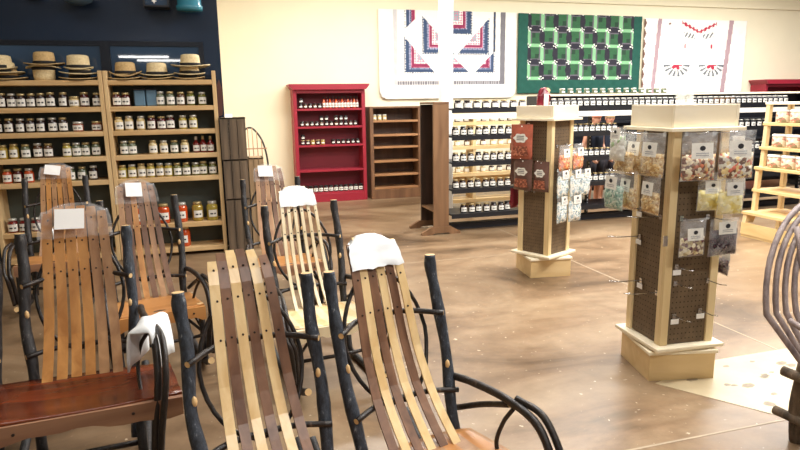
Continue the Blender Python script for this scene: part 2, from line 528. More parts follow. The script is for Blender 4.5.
C_DARK = content('dark_jam', (38, 22, 24)); C_RED = content('red_jam', (112, 22, 22)); C_GRN = content('olive_pickle', (104, 104, 46))
C_CREAM = content('pale_spread', (206, 184, 132)); C_YEL = content('yellow_relish', (176, 158, 70)); C_ORG = content('orange_salsa', (196, 76, 30))
C_PINK = content('pink_relish', (150, 86, 66)); C_BRN = content('brown_butter', (86, 56, 34)); C_GREY = content('grey_green', (92, 100, 76))
C_DKR = content('deep_red', (74, 18, 22)); C_GLD = content('golden_pickle', (168, 142, 62)); C_NAVY = content('dark_blue', (24, 26, 40))
def shelf_row(shelfname, z, xs, cols, word, h=.148, r=.0455, y=7.29, lids=None, kind='jar'):
    for i, x in enumerate(xs):
        c = cols[i % len(cols)]
        k = kind[i] if isinstance(kind, list) else kind
        cn = {'dark_jam': 'dark jam', 'red_jam': 'red jam', 'olive_pickle': 'green pickles', 'pale_spread': 'pale spread', 'yellow_relish': 'yellow relish',
              'orange_salsa': 'orange-red salsa', 'pink_relish': 'pinkish relish', 'brown_butter': 'brown butter', 'grey_green': 'greyish greens',
              'deep_red': 'deep red sauce', 'golden_pickle': 'golden pickles'}[c.name.replace('contents_', '')]
        hh = {'jar': h, 'squat': h*.72, 'bottle': h*1.25, 'big': h*1.5}[k]
        rr = {'jar': r, 'squat': r*1.15, 'bottle': r*.85, 'big': r*1.38}[k]
        jar((x, y+random.uniform(-.012, .012), z), '%s of %s, %s along the %s' % ('bottle' if k == 'bottle' else 'jar', cn, ORD[i], shelfname),
            k, c, lids or random.choice([M_LID_G, M_LID_S, M_LID_G]), hh*random.uniform(.96, 1.04), rr, 'sauce_bottle' if k == 'bottle' else 'preserve_jar', 'bottle' if k == 'bottle' else 'jar', 'jars on the '+shelfname, random.uniform(-.3, .3))
LB, RB = 'left pine bookcase', 'right pine bookcase'
shelf_row('first shelf of the '+LB, BZ[1], [-2.09, -2.0, -1.91, -1.82, -1.73, -1.64, -1.52, -1.42, -1.32, -1.2], [C_DARK, C_DARK, C_DARK, C_DARK, C_DARK, C_DARK, C_DARK, C_CREAM, C_DKR, C_DARK], 'top', kind=['jar']*7+['squat', 'jar', 'jar'])
shelf_row('second shelf of the '+LB, BZ[2], [-2.16, -2.05, -1.95, -1.855, -1.755, -1.65, -1.55, -1.41, -1.23], [C_DARK]*7+[C_PINK, C_PINK], '', kind=['jar']*7+['squat']*2)
shelf_row('third shelf of the '+LB, BZ[3], [-2.14, -2.04, -1.93, -1.82, -1.72, -1.54, -1.45, -1.36, -1.26], [C_GLD, C_GLD, C_GREY, C_BRN, C_BRN, C_YEL, C_GREY, C_GREY, C_GREY], '')
shelf_row('fourth shelf of the '+LB, BZ[4], [-2.13, -2.03, -1.93, -1.53, -1.42, -1.31], [C_ORG, C_DKR, C_ORG, C_GREY, C_GREY, C_DARK], '')
shelf_row('fifth shelf of the '+LB, BZ[5], [-2.14, -2.03, -1.92, -1.28], [C_RED, C_RED, C_RED, C_ORG], '', h=.15, r=.05)
shelf_row('first shelf of the '+RB, BZ[1], [-1.01, -.92, -.57, -.47, -.36, -.26, -.14], [C_DKR, C_DKR, C_GREY, C_GREY, C_BRN, C_GRN, C_GRN], '')
shelf_row('second shelf of the '+RB, BZ[2], [-1.01, -.91, -.79, -.68, -.58, -.49, -.36, -.25], [C_CREAM, C_CREAM, C_CREAM, C_DKR, C_DKR, C_DKR, C_YEL, C_YEL], '')
shelf_row('third shelf of the '+RB, BZ[3], [-.98, -.9, -.69, -.58, -.47, -.36, -.24, -.165, -.085], [C_GREY, C_GREY, C_CREAM, C_CREAM, C_GREY, C_CREAM, C_RED, C_RED, C_RED], '', kind=['jar']*6+['bottle']*3)
shelf_row('fourth shelf of the '+RB, BZ[4], [-1.02, -.925, -.83, -.735, -.64, -.55, -.46, -.365, -.265, -.18, -.08], [C_YEL, C_YEL, C_CREAM, C_YEL, C_GLD, C_YEL, C_GRN, C_GRN, C_GRN, C_GRN, C_GRN], '')
shelf_row('fifth shelf of the '+RB, BZ[5], [-.9, -.64, -.45, -.28, -.12], [C_ORG, C_ORG, C_ORG, C_GLD, C_YEL], '', kind='big')
shelf_row('bottom shelf of the '+RB, BZ[6], [-.44], [C_ORG], '', kind='big')
for (x, lab) in ((-.78, 'left of two pale blue plastic tubs on the first jar shelf'), (-.66, 'right of two pale blue plastic tubs on the first jar shelf')):
    t = MB().box(-.055, .055, -.05, .05, 0, .17, bev=.01).build('plastic_tub', flat('smoky_blue_plastic', (98, 128, 150), .2, var=.1), None, (x, 7.33, BZ[1]))
    MB().box(-.058, .058, -.053, .053, .168, .185, bev=.004).build('lid', M_NAVYF, t)
    tag(t, lab, 'tub', 'plastic tubs on the right pine bookcase')

# ------------------------------------------------------------------ straw hats
def hat(loc, label, crown=.1, cr=.085, br=.17, up=False, mat=None, tilt=(0, 0), roll=-.008):
    cr *= 1.06
    crown *= 1.06
    mat = mat or M_STRAW
    b = MB()
    def fn(q, r, a):
        if r > cr*1.15:
            q.z += roll*math.cos(2*a)*((r-cr)/(br-cr))*1.5
        return q
    # crown with a dented top, brim with curled edge
    b.lathe([(br, .004), (br*.985, .012), (br*.8, .004), (cr*1.06, .006), (cr*1.02, .02), (cr*.98, crown*.7), (cr*.92, crown*.95), (cr*.7, crown*1.02), (cr*.35, crown*.93), (.005, crown*.9)], 28, sx=.92, sy=1.1, fn=fn)
    b.lathe([(br*.99, -.002), (cr*1.05, -.001), (.005, .0)], 28, sx=.92, sy=1.1, fn=fn)
    o = b.build('straw_hat', mat, None, loc)
    bb = MB().lathe([(cr*1.1, .006), (cr*1.075, .036), (cr*1.0, .038), (cr*1.0, .006)], 24, sx=.92, sy=1.1)
    bb.build('hat_band', M_BAND, o)
    o.rotation_euler = (PI if up else tilt[0], tilt[1], PI/2+random.uniform(-.1, .1))
    tag(o, label, 'hat', 'straw hats on top of the pine bookcases')
    return o
z0 = BZ[0]
Yh = 7.33
hat((-2.02, Yh, z0+.016), 'bottom straw hat of the left pile on the left bookcase, brim flat on the shelf', mat=M_STRAWD, br=.17)
hat((-2.04, Yh, z0+.075), 'middle straw hat of the left pile on the left bookcase, brim tilted', crown=.105, mat=M_STRAW, tilt=(.03, .04))
hat((-2.07, Yh, z0+.118), 'topmost straw hat of the leftmost pile, tall rounded crown', crown=.125, cr=.092, br=.14)
hat((-1.68, Yh, z0+.145), 'upturned straw hat standing on its crown, middle pile of the left bookcase', crown=.14, cr=.088, br=.15, up=True)
hat((-1.665, Yh, z0+.16), 'wide-brimmed straw hat lying on an upturned hat, middle pile', crown=.12, cr=.086, br=.175, mat=M_STRAWD)
hat((-1.35, Yh, z0+.016), 'lowest straw hat of the pile at the right end of the left bookcase', mat=M_STRAWD, br=.18)
hat((-1.34, Yh, z0+.07), 'second hat of the right pile on the left bookcase, wide flat brim', crown=.1, mat=M_STRAW, br=.185, tilt=(.02, -.03))
hat((-1.35, Yh, z0+.12), 'top pale straw hat with high crown beside the middle of both bookcases', crown=.13, cr=.094, br=.13)
hat((-.91, Yh, z0+.016), 'bottom straw hat of the left pile on the right bookcase', mat=M_STRAWD, br=.17, roll=-.01)
hat((-.90, Yh, z0+.06), 'tan straw hat with black band heading the left pile on the right bookcase', crown=.12, cr=.088, br=.15, mat=M_STRAWD, roll=-.02)
hat((-.59, Yh, z0+.016), 'lower straw hat of the middle pile on the right bookcase, dark underside', mat=M_STRAWD, br=.16)
hat((-.585, Yh, z0+.05), 'pale straw hat with black band atop the middle pile of the right bookcase', crown=.125, cr=.09, br=.165)
hat((-.26, Yh, z0+.016), 'lowest straw hat of the right end pile by the crates', mat=M_STRAWD, br=.155)
hat((-.25, Yh, z0+.06), 'second straw hat with black band in the pile nearest the crates', crown=.1, cr=.086, br=.15)
hat((-.235, Yh, z0+.145), 'topmost wide straw hat of the pile nearest the crates', crown=.12, cr=.088, br=.19, roll=-.008)

# things hanging high on the navy wall
r = empty('wall_lantern', (-.53, 7.38, 2.69)); tag(r, 'black square lantern hanging high on the navy wall', 'lantern')
MB().box(-.13, .13, -.1, .1, 0, .02, bev=.004).build('base', M_BLACK, r)
b = MB()
for sx in (-1, 1):
    for sy in (-1, 1):
        b.box(sx*.12-.01, sx*.12+.01, sy*.09-.01, sy*.09+.01, .02, .3)
b.box(-.13, .13, -.1, .1, .3, .33)
b.build('frame', M_BLACK, r)
MB().box(-.11, .11, -.085, .085, .02, .29).build('glass_panel', M_PANE, r)
MB().box(-.02, .02, .1, .17, .26, .29).build('wall_bracket', M_BLACK, r)
st = MB()
st.prism([(.028*math.cos(k*PI/4)*(1 if k % 2 == 0 else .45)-.02, .06+.028*math.sin(k*PI/4)*(1 if k % 2 == 0 else .45)) for k in range(8)], 'y', -.0885, -.087)
st.build('star_ornament', M_WHITEP, r)
r = empty('enamel_pail', (-.2, 7.36, 2.665)); tag(r, 'turquoise enamel pail hung high on the navy wall', 'pail')
MB().lathe([(.10, 0), (.135, .005), (.14, .05), (.125, .06), (.13, .25), (.122, .25), (.118, .065), (.1, .01)], 24).build('body', flat('turquoise_enamel', (54, 128, 150), .2, var=.06), r)
MB().tube(spline([(-.13, 0, .24), (-.1, 0, .36), (0, 0, .42), (.1, 0, .36), (.13, 0, .24)]), .005).build('handle', M_BLACK, r)
MB().box(-.01, .01, -.01, .19, .42, .435).build('wall_hook', M_BLACK, r)
r = empty('enamel_bowl', (-1.29, 7.37, 2.70)); tag(r, 'pale rimmed dark bowl hung near the top of the navy wall', 'bowl')
MB().lathe([(.06, 0), (.13, .03), (.16, .08), (.17, .082), (.165, .09), (.125, .045), (.05, .012)], 28).build('body', flat('slate_enamel', (70, 88, 104), .25, var=.06), r)
MB().box(-.01, .01, .12, .18, .05, .07).build('wall_hook', M_BLACK, r)
r = tag(MB().box(-.07, .07, -.05, .05, 0, .12, bev=.01).build('wall_sign', flat('beige_card', (150, 148, 140), .6), None, (-1.72, 7.49, 2.77)), 'small pale box fixed at the top of the navy wall', 'box')
# dark curved wooden scoop hung beside the bookcase
r = MB()
r.prism([(-.02, 0), (.025, .02), (.04, .2), (.035, .33), (.01, .42), (-.015, .36), (-.03, .15)], 'y', 0, .03)
tag(r.build('wooden_paddle', flat('dark_red_wood', (72, 40, 38), .5), None, (.045, 7.5, 1.53)), 'dark reddish wooden paddle hung between bookcase and cream wall', 'paddle')

# ------------------------------------------------------------------ weathered crates
def crate(loc, w, d, h, label, mat=M_CRATE, rz=0):
    r = empty('wooden_crate', loc, rz); tag(r, label, 'crate', 'weathered crates stacked at the wall corner')
    n = 3
    for side in ((-1), (1)):
        b = MB()
        for k in range(n):
            x0 = -w/2+k*w/n
            y = side*d/2
            ya, yb = sorted((y, y-side*.018))
            b.box(x0+.003, x0+w/n-.003, ya, yb, 0, h)
        b.build('front_boards' if side < 0 else 'back_boards', mat, r)
    for side in (-1, 1):
        xa, xb = sorted((side*w/2, side*(w/2-.018)))
        MB().box(xa, xb, -d/2+.019, d/2-.019, 0, h).build('end_board', mat, r)
    MB().box(-w/2+.019, w/2-.019, -d/2+.019, d/2-.019, .0, .018).build('bottom_board', mat, r)
    MB().box(-w/2-.002, w/2+.002, -d/2+.0, d/2, h-.014, h).build('top_board', mat, r)
    return r
crate((.168, 7.31, 0), .26, .36, .62, 'dark weathered crate standing on the floor under two others')
crate((.168, 7.31, .622), .265, .36, .44, 'dark weathered crate in the middle of the stack by the bookcase')
crate((.165, 7.31, 1.064), .275, .36, .46, 'grey weathered crate on top of the stack with a white card on it')
crate((.40, 7.42, 0), .17, .3, 1.06, 'tall tan weathered board crate right of the dark crate stack', M_CRATE2)
cd = MB().prism([(-.045, 0), (.045, 0), (0, .04)], 'x', -.04, .04).build('folded_card', M_TAG, None, (.13, 7.27, 1.524))
cd2 = tag(cd, 'small white folded card standing on the top crate', 'card')

# ------------------------------------------------------------------ red cabinet, brown case
def case(name, label, cat, x0, x1, yf, yb, ztop, shelves, m_out, m_sh, m_back, plinth, crown=0, loc=None, side=.06):
    cx = (x0+x1)/2
    r = empty(name, (cx, yf, 0)); tag(r, label, cat)
    w, d = (x1-x0)/2, yb-yf
    for s in (-1, 1):
        xa, xb = sorted((s*w, s*(w-side)))
        MB().box(xa, xb, 0, d, 0, ztop, bev=.004).build('side_panel', m_out, r)
    MB().box(-w+side, w-side, d-.02, d, 0, ztop).build('back_panel', m_back, r)
    for z in shelves:
        MB().box(-w+side, w-side, .01, d-.02, z-.035, z, bev=.003).build('shelf', m_sh, r)
    MB().box(-w+side, w-side, -.002, .02, 0, plinth, bev=.003).build('plinth', m_out, r)
    MB().box(-w+side, w-side, -.002, d-.02, ztop-.09 if crown else ztop-.03, ztop, bev=.003).build('top_rail', m_out, r)
    if crown:
        b = MB().prism([(-w-.005, ztop-.03), (-w-.065, ztop+.04), (-w-.065, ztop+.06), (w+.065, ztop+.06), (w+.065, ztop+.04), (w+.005, ztop-.03)], 'y', -.07, d-.005)
        b.build('crown_moulding', m_out, r)
    return r
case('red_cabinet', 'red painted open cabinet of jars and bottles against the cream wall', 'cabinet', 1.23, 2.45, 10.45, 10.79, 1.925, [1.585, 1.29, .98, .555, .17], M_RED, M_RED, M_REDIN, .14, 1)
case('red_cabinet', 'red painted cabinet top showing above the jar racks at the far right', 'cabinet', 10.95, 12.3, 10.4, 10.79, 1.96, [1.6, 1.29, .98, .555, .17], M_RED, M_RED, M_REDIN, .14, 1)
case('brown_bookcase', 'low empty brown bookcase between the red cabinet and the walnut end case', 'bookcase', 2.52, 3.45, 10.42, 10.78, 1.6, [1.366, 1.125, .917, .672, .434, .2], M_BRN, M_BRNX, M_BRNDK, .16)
GRP = 'jars in the red cabinet'
def red_row(z, xs, word, mats, h=.085, r=.036, y=10.53, kind='squat', lids=M_LID_K, where=''):
    for i, x in enumerate(xs):
        jar((x, y, z), '%s %s %s of the red cabinet' % (ORD[i], 'dark-capped bottle' if kind == 'bottle' else word, where),
            kind, mats[i % len(mats)], lids if not isinstance(lids, list) else lids[i % len(lids)], h, r, 'sauce_bottle' if kind == 'bottle' else 'relish_jar', 'bottle' if kind == 'bottle' else 'jar', GRP)
red_row(1.585, [1.36, 1.44, 1.52, 1.60, 1.68], 'small dark jar', [C_DARK, C_BRN], where='on the top shelf')
red_row(1.672, [1.37, ], 'small dark jar', [C_DARK], where='stacked on the top shelf jars')
red_row(1.585, [1.755+.052*i for i in range(12)], 'bottle', [C_ORG, C_RED], .2, .026, kind='bottle', where='on the top shelf')
red_row(1.29, [1.37+.083*i for i in range(12)], 'small dark jar', [C_DARK, C_BRN, C_DARK], where='on the second shelf')
red_row(1.377, [1.70, 1.785, 1.95, 2.035, 2.12], 'small dark jar', [C_DARK], where='stacked over the second shelf')
red_row(.98, [1.37, 1.455, 1.54, 1.625, 1.71], 'small jar', [C_DARK, C_DARK, C_GLD, C_DARK, C_GLD], where='at the left of the third shelf', lids=M_LID_G)
red_row(1.067, [1.375], 'small jar', [C_DARK], where='stacked at the left of the third shelf')
red_row(.98, [1.89+.086*i for i in range(6)], 'small dark jar', [C_DARK], where='at the right of the third shelf')
red_row(.17, [1.38+.088*i for i in range(12)], 'dark jar with white label', [C_DARK], .11, .04, y=10.52, where='on the bottom shelf')
for i, x in enumerate([2.62, 2.71, 2.8]):
    jar((x, 10.5, 1.366), ['first', 'second', 'third'][i]+' of three small pale jars on the top shelf of the brown bookcase', 'squat', C_CREAM, M_LID_S, .1, .036, 'relish_jar', 'jar', 'jars on the brown bookcase')

# ------------------------------------------------------------------ quilts
def quilt(name, label, x0, x1, z0, z1, nx, nz, fn, mats, round_=0, wav=.012):
    """patchwork sheet; fn(u,v) -> material index, u,v in 0..1 from top left"""
    mb = MB()
    y = BY-.035
    vs = []
    for j in range(nz+1):
        for i in range(nx+1):
            u, v = i/nx, j/nz
            X, Z = x0+(x1-x0)*u, z1-(z1-z0)*v
            if round_:
                du, dv = min(u, 1-u)*(x1-x0), (1-v)*(z1-z0)
                if du < round_ and dv < round_:
                    k = math.hypot(round_-du, round_-dv)
                    if k > round_:
                        X += (1 if u < .5 else -1)*(round_-du)*(1-round_/k); Z += (round_-dv)*(1-round_/k)
            yy = y-wav*(.5+.5*math.sin(u*19+v*2))*v-.004*math.sin(u*70)*math.sin(v*50)
            vs.append((X, yy, Z))
    W1 = nx+1
    for v in vs: mb.v.append(v)
    for j in range(nz):
        for i in range(nx):
            mb.f.append((j*W1+i, (j+1)*W1+i, (j+1)*W1+i+1, j*W1+i+1)); mb.m.append(fn((i+.5)/nx, (j+.5)/nz)); mb.s.append(True)
    o = mb.build(name, mats)
    sd = o.modifiers.new('thick', 'SOLIDIFY'); sd.thickness = .015; sd.offset = 0
    tag(o, label, 'quilt')
    return o
QW = flat('quilt_white', (248, 246, 240), .8, var=.02); QB = flat('quilt_slate_blue', (58, 78, 112), .8, var=.1, scale=30)
QLB = flat('quilt_lavender', (168, 170, 200), .8, var=.05); QM = flat('quilt_magenta', (146, 44, 84), .8, var=.1, scale=30)
QP = flat('quilt_pink', (212, 146, 166), .8, var=.05); QT = flat('quilt_pale_teal', (140, 184, 196), .8, var=.05)
QG = flat('quilt_grey_print', (122, 120, 128), .8, var=.1, scale=60); QLG = flat('quilt_pale_grey_print', (206, 204, 206), .8, var=.05, scale=60)
QDG = flat('quilt_charcoal', (70, 72, 86), .8, var=.1, scale=40)
def q1(u, v):
    x, y = 378+141*u, 10+89*v
    def band(d, rest):
        zz = (int((x+y)/2.6)+int((x-y+400)/2.6)) % 2
        if d < 4.4: return 1 if (zz or d > 1.3) else (0 if d < 1.3 else 1)
        if d < 6.2: return 2 if zz else 1
        if d < 9.8: return 3 if zz or d > 7.2 else 4
        if d < 13.5: return 4 if zz else 0
        return rest if zz else 4
    # blocks
    if x < 404+10 and y < 30 and x > 403.5 and y-10 < 19-(x-404)*1.0:
        return band((x-404)*1.05, 4)
    def tri(cx, cy, sx, w, h, rest=5):
        du, dv = (x-cx)*sx, cy-y
        if du >= 0 and dv >= 0 and du/w+dv/h <= 1: return band(min(du, dv), rest)
        return None
    for t in (tri(403, 73.5, 1, 31, 37), tri(421, 53.5, 1, 33, 38), tri(489.5, 53.5, -1, 33, 37), tri(496.5, 73.5, -1, 23, 24)):
        if t is not None: return t
    if 437 < x < 471.5 and y < 33.5: return band(min(x-437, 471.5-x, 33.5-y), 5)
    if 438 < x < 468 and 56 < y < 73.5 and abs(x-453) < (y-56)*.95: return band(73.5-y, 5)
    if 494 < x < 496.5 and y < 52: return 1 if int(y/2.4) % 2 else 8
    if 392 < x < 396.3 and y < 85: return 7
    if 502 < x < 507 and y < 85: return 6
    if 81 < y < 85 and 392 < x < 507: return 6 if int(x*1.2) % 3 else 7
    return 0
quilt('patchwork_quilt', 'white quilt with blue and pink zigzag triangles behind the white column', 2.79, 5.42, 1.725, 3.25, 188, 118, q1, [QW, QB, QLB, QM, QP, QT, QG, QLG, QDG], .16)
G0 = flat('quilt_teal_green', (22, 84, 72), .8, var=.1, scale=12); G1 = flat('quilt_leaf_green', (48, 98, 64), .8, var=.1, scale=30)
G2 = flat('quilt_mint', (138, 194, 146), .8, var=.05); G3 = flat('quilt_black_plum', (40, 38, 52), .8, var=.1, scale=30)
G4 = flat('quilt_mauve_grey', (104, 98, 110), .8, var=.08, scale=30); G5 = flat('quilt_deep_green', (34, 66, 48), .8, var=.1)
def q2(u, v):
    x, y = 519+126*u, 13+79*v
    px, py = 13.35, 16.4
    gx, gy = (x-529)/px, (y-11.5)/py
    if gx < -.06 or gx > 8.06 or gy > 4.08: return 0
    i, j = math.floor(gx), math.floor(gy)
    p, q = gx-i, gy-j
    # nodes: white pinwheels
    ni, nj = round(gx), round(gy)
    dx, dy = (gx-ni)*px, (gy-nj)*py
    rr = math.hypot(dx, dy)
    if rr < 2.5 and math.cos(4*math.atan2(dy, dx)+.8) > .35: return 5
    # edges
    if abs(dy) < 2.7 and abs((p-.5)) < .44:
        ii = math.floor(gx)
        if (ii+nj) % 2:
            if abs(dy) < 1.2+1.6*math.sin(p*PI): return 3
        elif abs(dy) < 1.7: return 2
    if abs(dx) < 2.7 and abs(q-.5) < .44:
        jj = math.floor(gy)
        if (ni+jj) % 2 == 0:
            if abs(dx) < 1.2+1.6*math.sin(q*PI): return 3
        elif abs(dx) < 1.7: return 2
    # cell interior: mauve L near the dark edges, deep green square
    s = (i+j) % 2
    a = p if (i+1+j) % 2 == 1 else 1-p
    b = q if (i+j) % 2 == 0 else 1-q
    a2, b2 = 1-a, 1-b
    m = min(a2, b2)
    if m < .22: return 4
    if a2 < .5 and b2 < .5: return 6
    return 1
quilt('patchwork_quilt', 'green quilt of dark and mint log cabin blocks with teal border', 5.46, 8.13, 1.80, 3.245, 190, 118, q2, [G0, G1, G2, G3, G4, QW, G5], 0)
R1 = flat('quilt_rose', (182, 44, 70), .8, var=.08); R2 = flat('quilt_soft_grey', (112, 116, 122), .8, var=.08); R3 = flat('quilt_pink_grey', (178, 150, 158), .8, var=.06, scale=30)
R4 = flat('quilt_brown_edge', (120, 84, 74), .8, var=.08); R5 = flat('quilt_red_binding', (160, 62, 62), .8, var=.06)
def q3(u, v):
    x, y = 645+103*u, 18+76*v
    if y > 92.3: return 5
    if x < 645.9+.7*math.sin(y*.62): return 4
    if 657.5 < x+(y-18)*.05 < 661.3: return 3
    if 729.5 < x+(y-18)*.06 < 734: return 3
    d = abs(x-699)
    if d < 17.5:
        yc = 30.5-d*.52
        if abs(y-yc) < 2.2-.3 and int((x-600)*.5) % 2 == 0 or abs(y-yc) < .7: return 1
    if 4 < d < 15 and abs(y-(36.5-d*.25)) < 2.4 and int((x+(y*.5))*.55) % 2 == 0: return 2
    if abs(d-13.5) < .8 and 43 < y < 47: return 1
    for cx in (678.5, 714):
        dx, dy = x-cx, y-63.5
        r = math.hypot(dx, dy*1.05); a = math.atan2(dy, dx)
        if dy > 0 and r < 6 and r < 2.8+3.2*abs(math.cos(2.5*a+.2)): return 1
        if dy > -.5 and 6.4 < r < 13 and math.sin(a*15) > .1: return 2
    if abs(x-(668.5+(y-24)*-.6)) < 1 and 21.5 < y < 24: return 4
    return 0
quilt('patchwork_quilt', 'white quilt with two red and grey fan motifs and red bottom binding', 8.2, 10.68, 1.745, 3.215, 170, 120, q3, [QW, R1, R2, R3, R4, R5], 0)

# ------------------------------------------------------------------ walnut end case of the black rack
r = empty('end_case', (2.65, 7.24, 0)); tag(r, 'tall walnut end case on splayed feet at the left end of the black jar rack', 'case')
MB().box(-.10, .105, 0, .03, .03, 1.635, bev=.003).build('side_board', M_STAND, r)
MB().box(-.10, .105, .50, .53, .03, 1.63, bev=.003).build('side_board', M_STANDIN, r)
MB().box(.085, .105, .03, .50, .12, 1.62).build('back_board', M_STANDIN, r)
MB().box(-.10, .105, -.005, .535, 1.635, 1.66, bev=.003).build('top_board', M_BRN, r)
MB().box(-.095, .085, .03, .50, .29, .315).build('shelf', M_STAND, r)
for y in (-.01, .49):
    MB().prism([(-.26, 0), (-.26, .03), (-.13, .1), (.13, .1), (.26, .03), (.26, 0), (.12, 0), (.1, .02), (-.1, .02), (-.12, 0)], 'y', y, y+.05).build('foot', M_STAND, r)
# ------------------------------------------------------------------ black gondola rack
GZ = [1.575, 1.235, .905, .56, .235]
r = empty('jar_rack', (5.3, 7.55, 0)); tag(r, 'long black open jar rack between the end case and the pegboard towers', 'rack')
X0, X1 = 2.775-5.3, 8.75-5.3
for xx in (X0+.005, X0+1.22, 4.92-5.3, X0+3.3, X0+4.5, X1-.03):
    b = MB().box(xx, xx+.03, -.05, 0, 0, 1.6)
    b.build('slotted_post', M_BLACK, r)
    sl = MB()
    for k in range(30):
        sl.box(xx+.008, xx+.022, -.0515, -.049, .06+k*.052, .085+k*.052)
    sl.build('post_slots', flat('slot_grey', (190, 190, 192), .5, var=0), r)
for z in GZ:
    b = MB().box(X0+.04, X1, -.25, .22, z-.02, z)
    b.box(X0+.04, X1, -.262, -.25, z-.055, z+.004)
    b.build('shelf', M_BLACK, r)
MB().box(X0, X1, -.08, .03, 0, .08).build('base_rail', M_DKMET, r)
MB().box(X0+.03, X1, -.256, -.25, 1.575-.13, 1.575-.062).build('price_strip', M_WHITEP, r)
# its jars
GJ = 'jars on the black rack'
for z, nm in zip(GZ, ('top', 'second', 'third', 'fourth', 'bottom')):
    xs = [2.93+i*.128 for i in range(8)] if nm == 'top' else ([3.02+i*.105 for i in range(7)] if nm == 'bottom' else [2.90+i*.105 for i in range(8)])
    for i, x in enumerate(xs):
        jar((x, 7.40+random.uniform(-.015, .015), z), '%s white-labelled jar from the end case, %s shelf of the black rack' % (ORD[i], nm), 'jar', C_DARK, M_LID_G if random.random() < .7 else M_LID_K, .115 if nm != 'top' else .1, .043 if nm != 'top' else .05, 'preserve_jar', 'jar', GJ)
for z, nm in zip(GZ[1:4], ('second', 'third', 'fourth')):
    for i in range(8):
        jar((4.62+i*.088, 7.40, z), '%s dark jar between the two towers, %s shelf of the black rack' % (ORD[i], nm), 'jar', C_NAVY, M_LID_G, .11, .04, 'preserve_jar', 'jar', 'dark jars between the towers')
for i in range(43):
    jar((4.10+i*.097, 7.40, GZ[0]), 'dark jar with small pale label in the long row on the black rack', 'jar', C_NAVY if not (28 < i < 33) else C_BRN, M_LID_S, .105, .04, 'preserve_jar', 'jar', 'long row of dark jars on the rack top')
for z, nm in zip(GZ[1:3], ('second', 'third')):
    for i in range(9):
        jar((6.95+i*.11, 7.40, z), '%s jar right of the nearer tower, %s shelf of the black rack' % (ORD[i], nm), 'jar', C_NAVY, M_LID_S, .11, .042, 'preserve_jar', 'jar', 'rack jars right of the nearer tower')

# ------------------------------------------------------------------ pine shelving seen through the rack
r = empty('pine_shelving', (3.95, 8.95, 0)); tag(r, 'natural pine shelving with jars seen through the open black rack', 'shelving')
PZ = [1.5, 1.355, .985, .565, .15]
for xx in (-.62, -.14, .8):
    MB().box(xx, xx+.05, 0, .3, 0, 1.55).build('upright', M_YELZ, r)
for z in PZ:
    MB().box(-.62, .85, -.01, .3, z-.055, z).build('shelf', M_YEL, r)
MB().box(-.62, .85, .3, .315, .25, .48).build('back_board', M_YEL, r)
for z, nm in ((1.355, 'upper'), (.985, 'middle'), (.565, 'lower')):
    for i in range(8):
        jar((3.42+i*.15+random.uniform(-.02, .02), 9.05, z), '%s jar on the %s board of the pine shelving behind the rack' % (ORD[i], nm), 'jar', random.choice([C_DARK, C_CREAM, C_BRN]), M_LID_S, .1, .045, 'preserve_jar', 'jar', 'jars on the pine shelving')
# second black gondola behind
r = empty('jar_rack', (7.0, 9.15, 0)); tag(r, 'black backed jar rack standing behind the open one, under the green quilt', 'rack')
MB().box(-2.05, 3.6, .18, .2, .1, 1.74).build('back_panel', M_DKMET, r)
for z in (1.755, 1.3, .95, .6, .25):
    MB().box(-2.05, 3.6, -.15, .2, z-.03, z).build('shelf', M_BLACK if z < 1.7 else M_PALE, r)
for xx in (-2.08, 3.6):
    MB().box(xx, xx+.03, -.15, .2, 0, 1.73).build('end_panel', M_BLACK, r)
for i in range(14):
    jar((5.4+i*.15, 9.05, 1.755), 'small white-capped jar in the row under the green quilt', 'squat', C_GREY, M_LID_S, .09, .045, 'relish_jar', 'jar', 'row of small jars under the green quilt')
tag(MB().lathe([(.05, 0), (.075, .02), (.08, .07), (.05, .1), (.01, .105)], 14).build('round_basket', M_STRAWD, None, (5.12, 9.1, 1.757)), 'small round tan basket left of the jar row under the green quilt', 'basket')

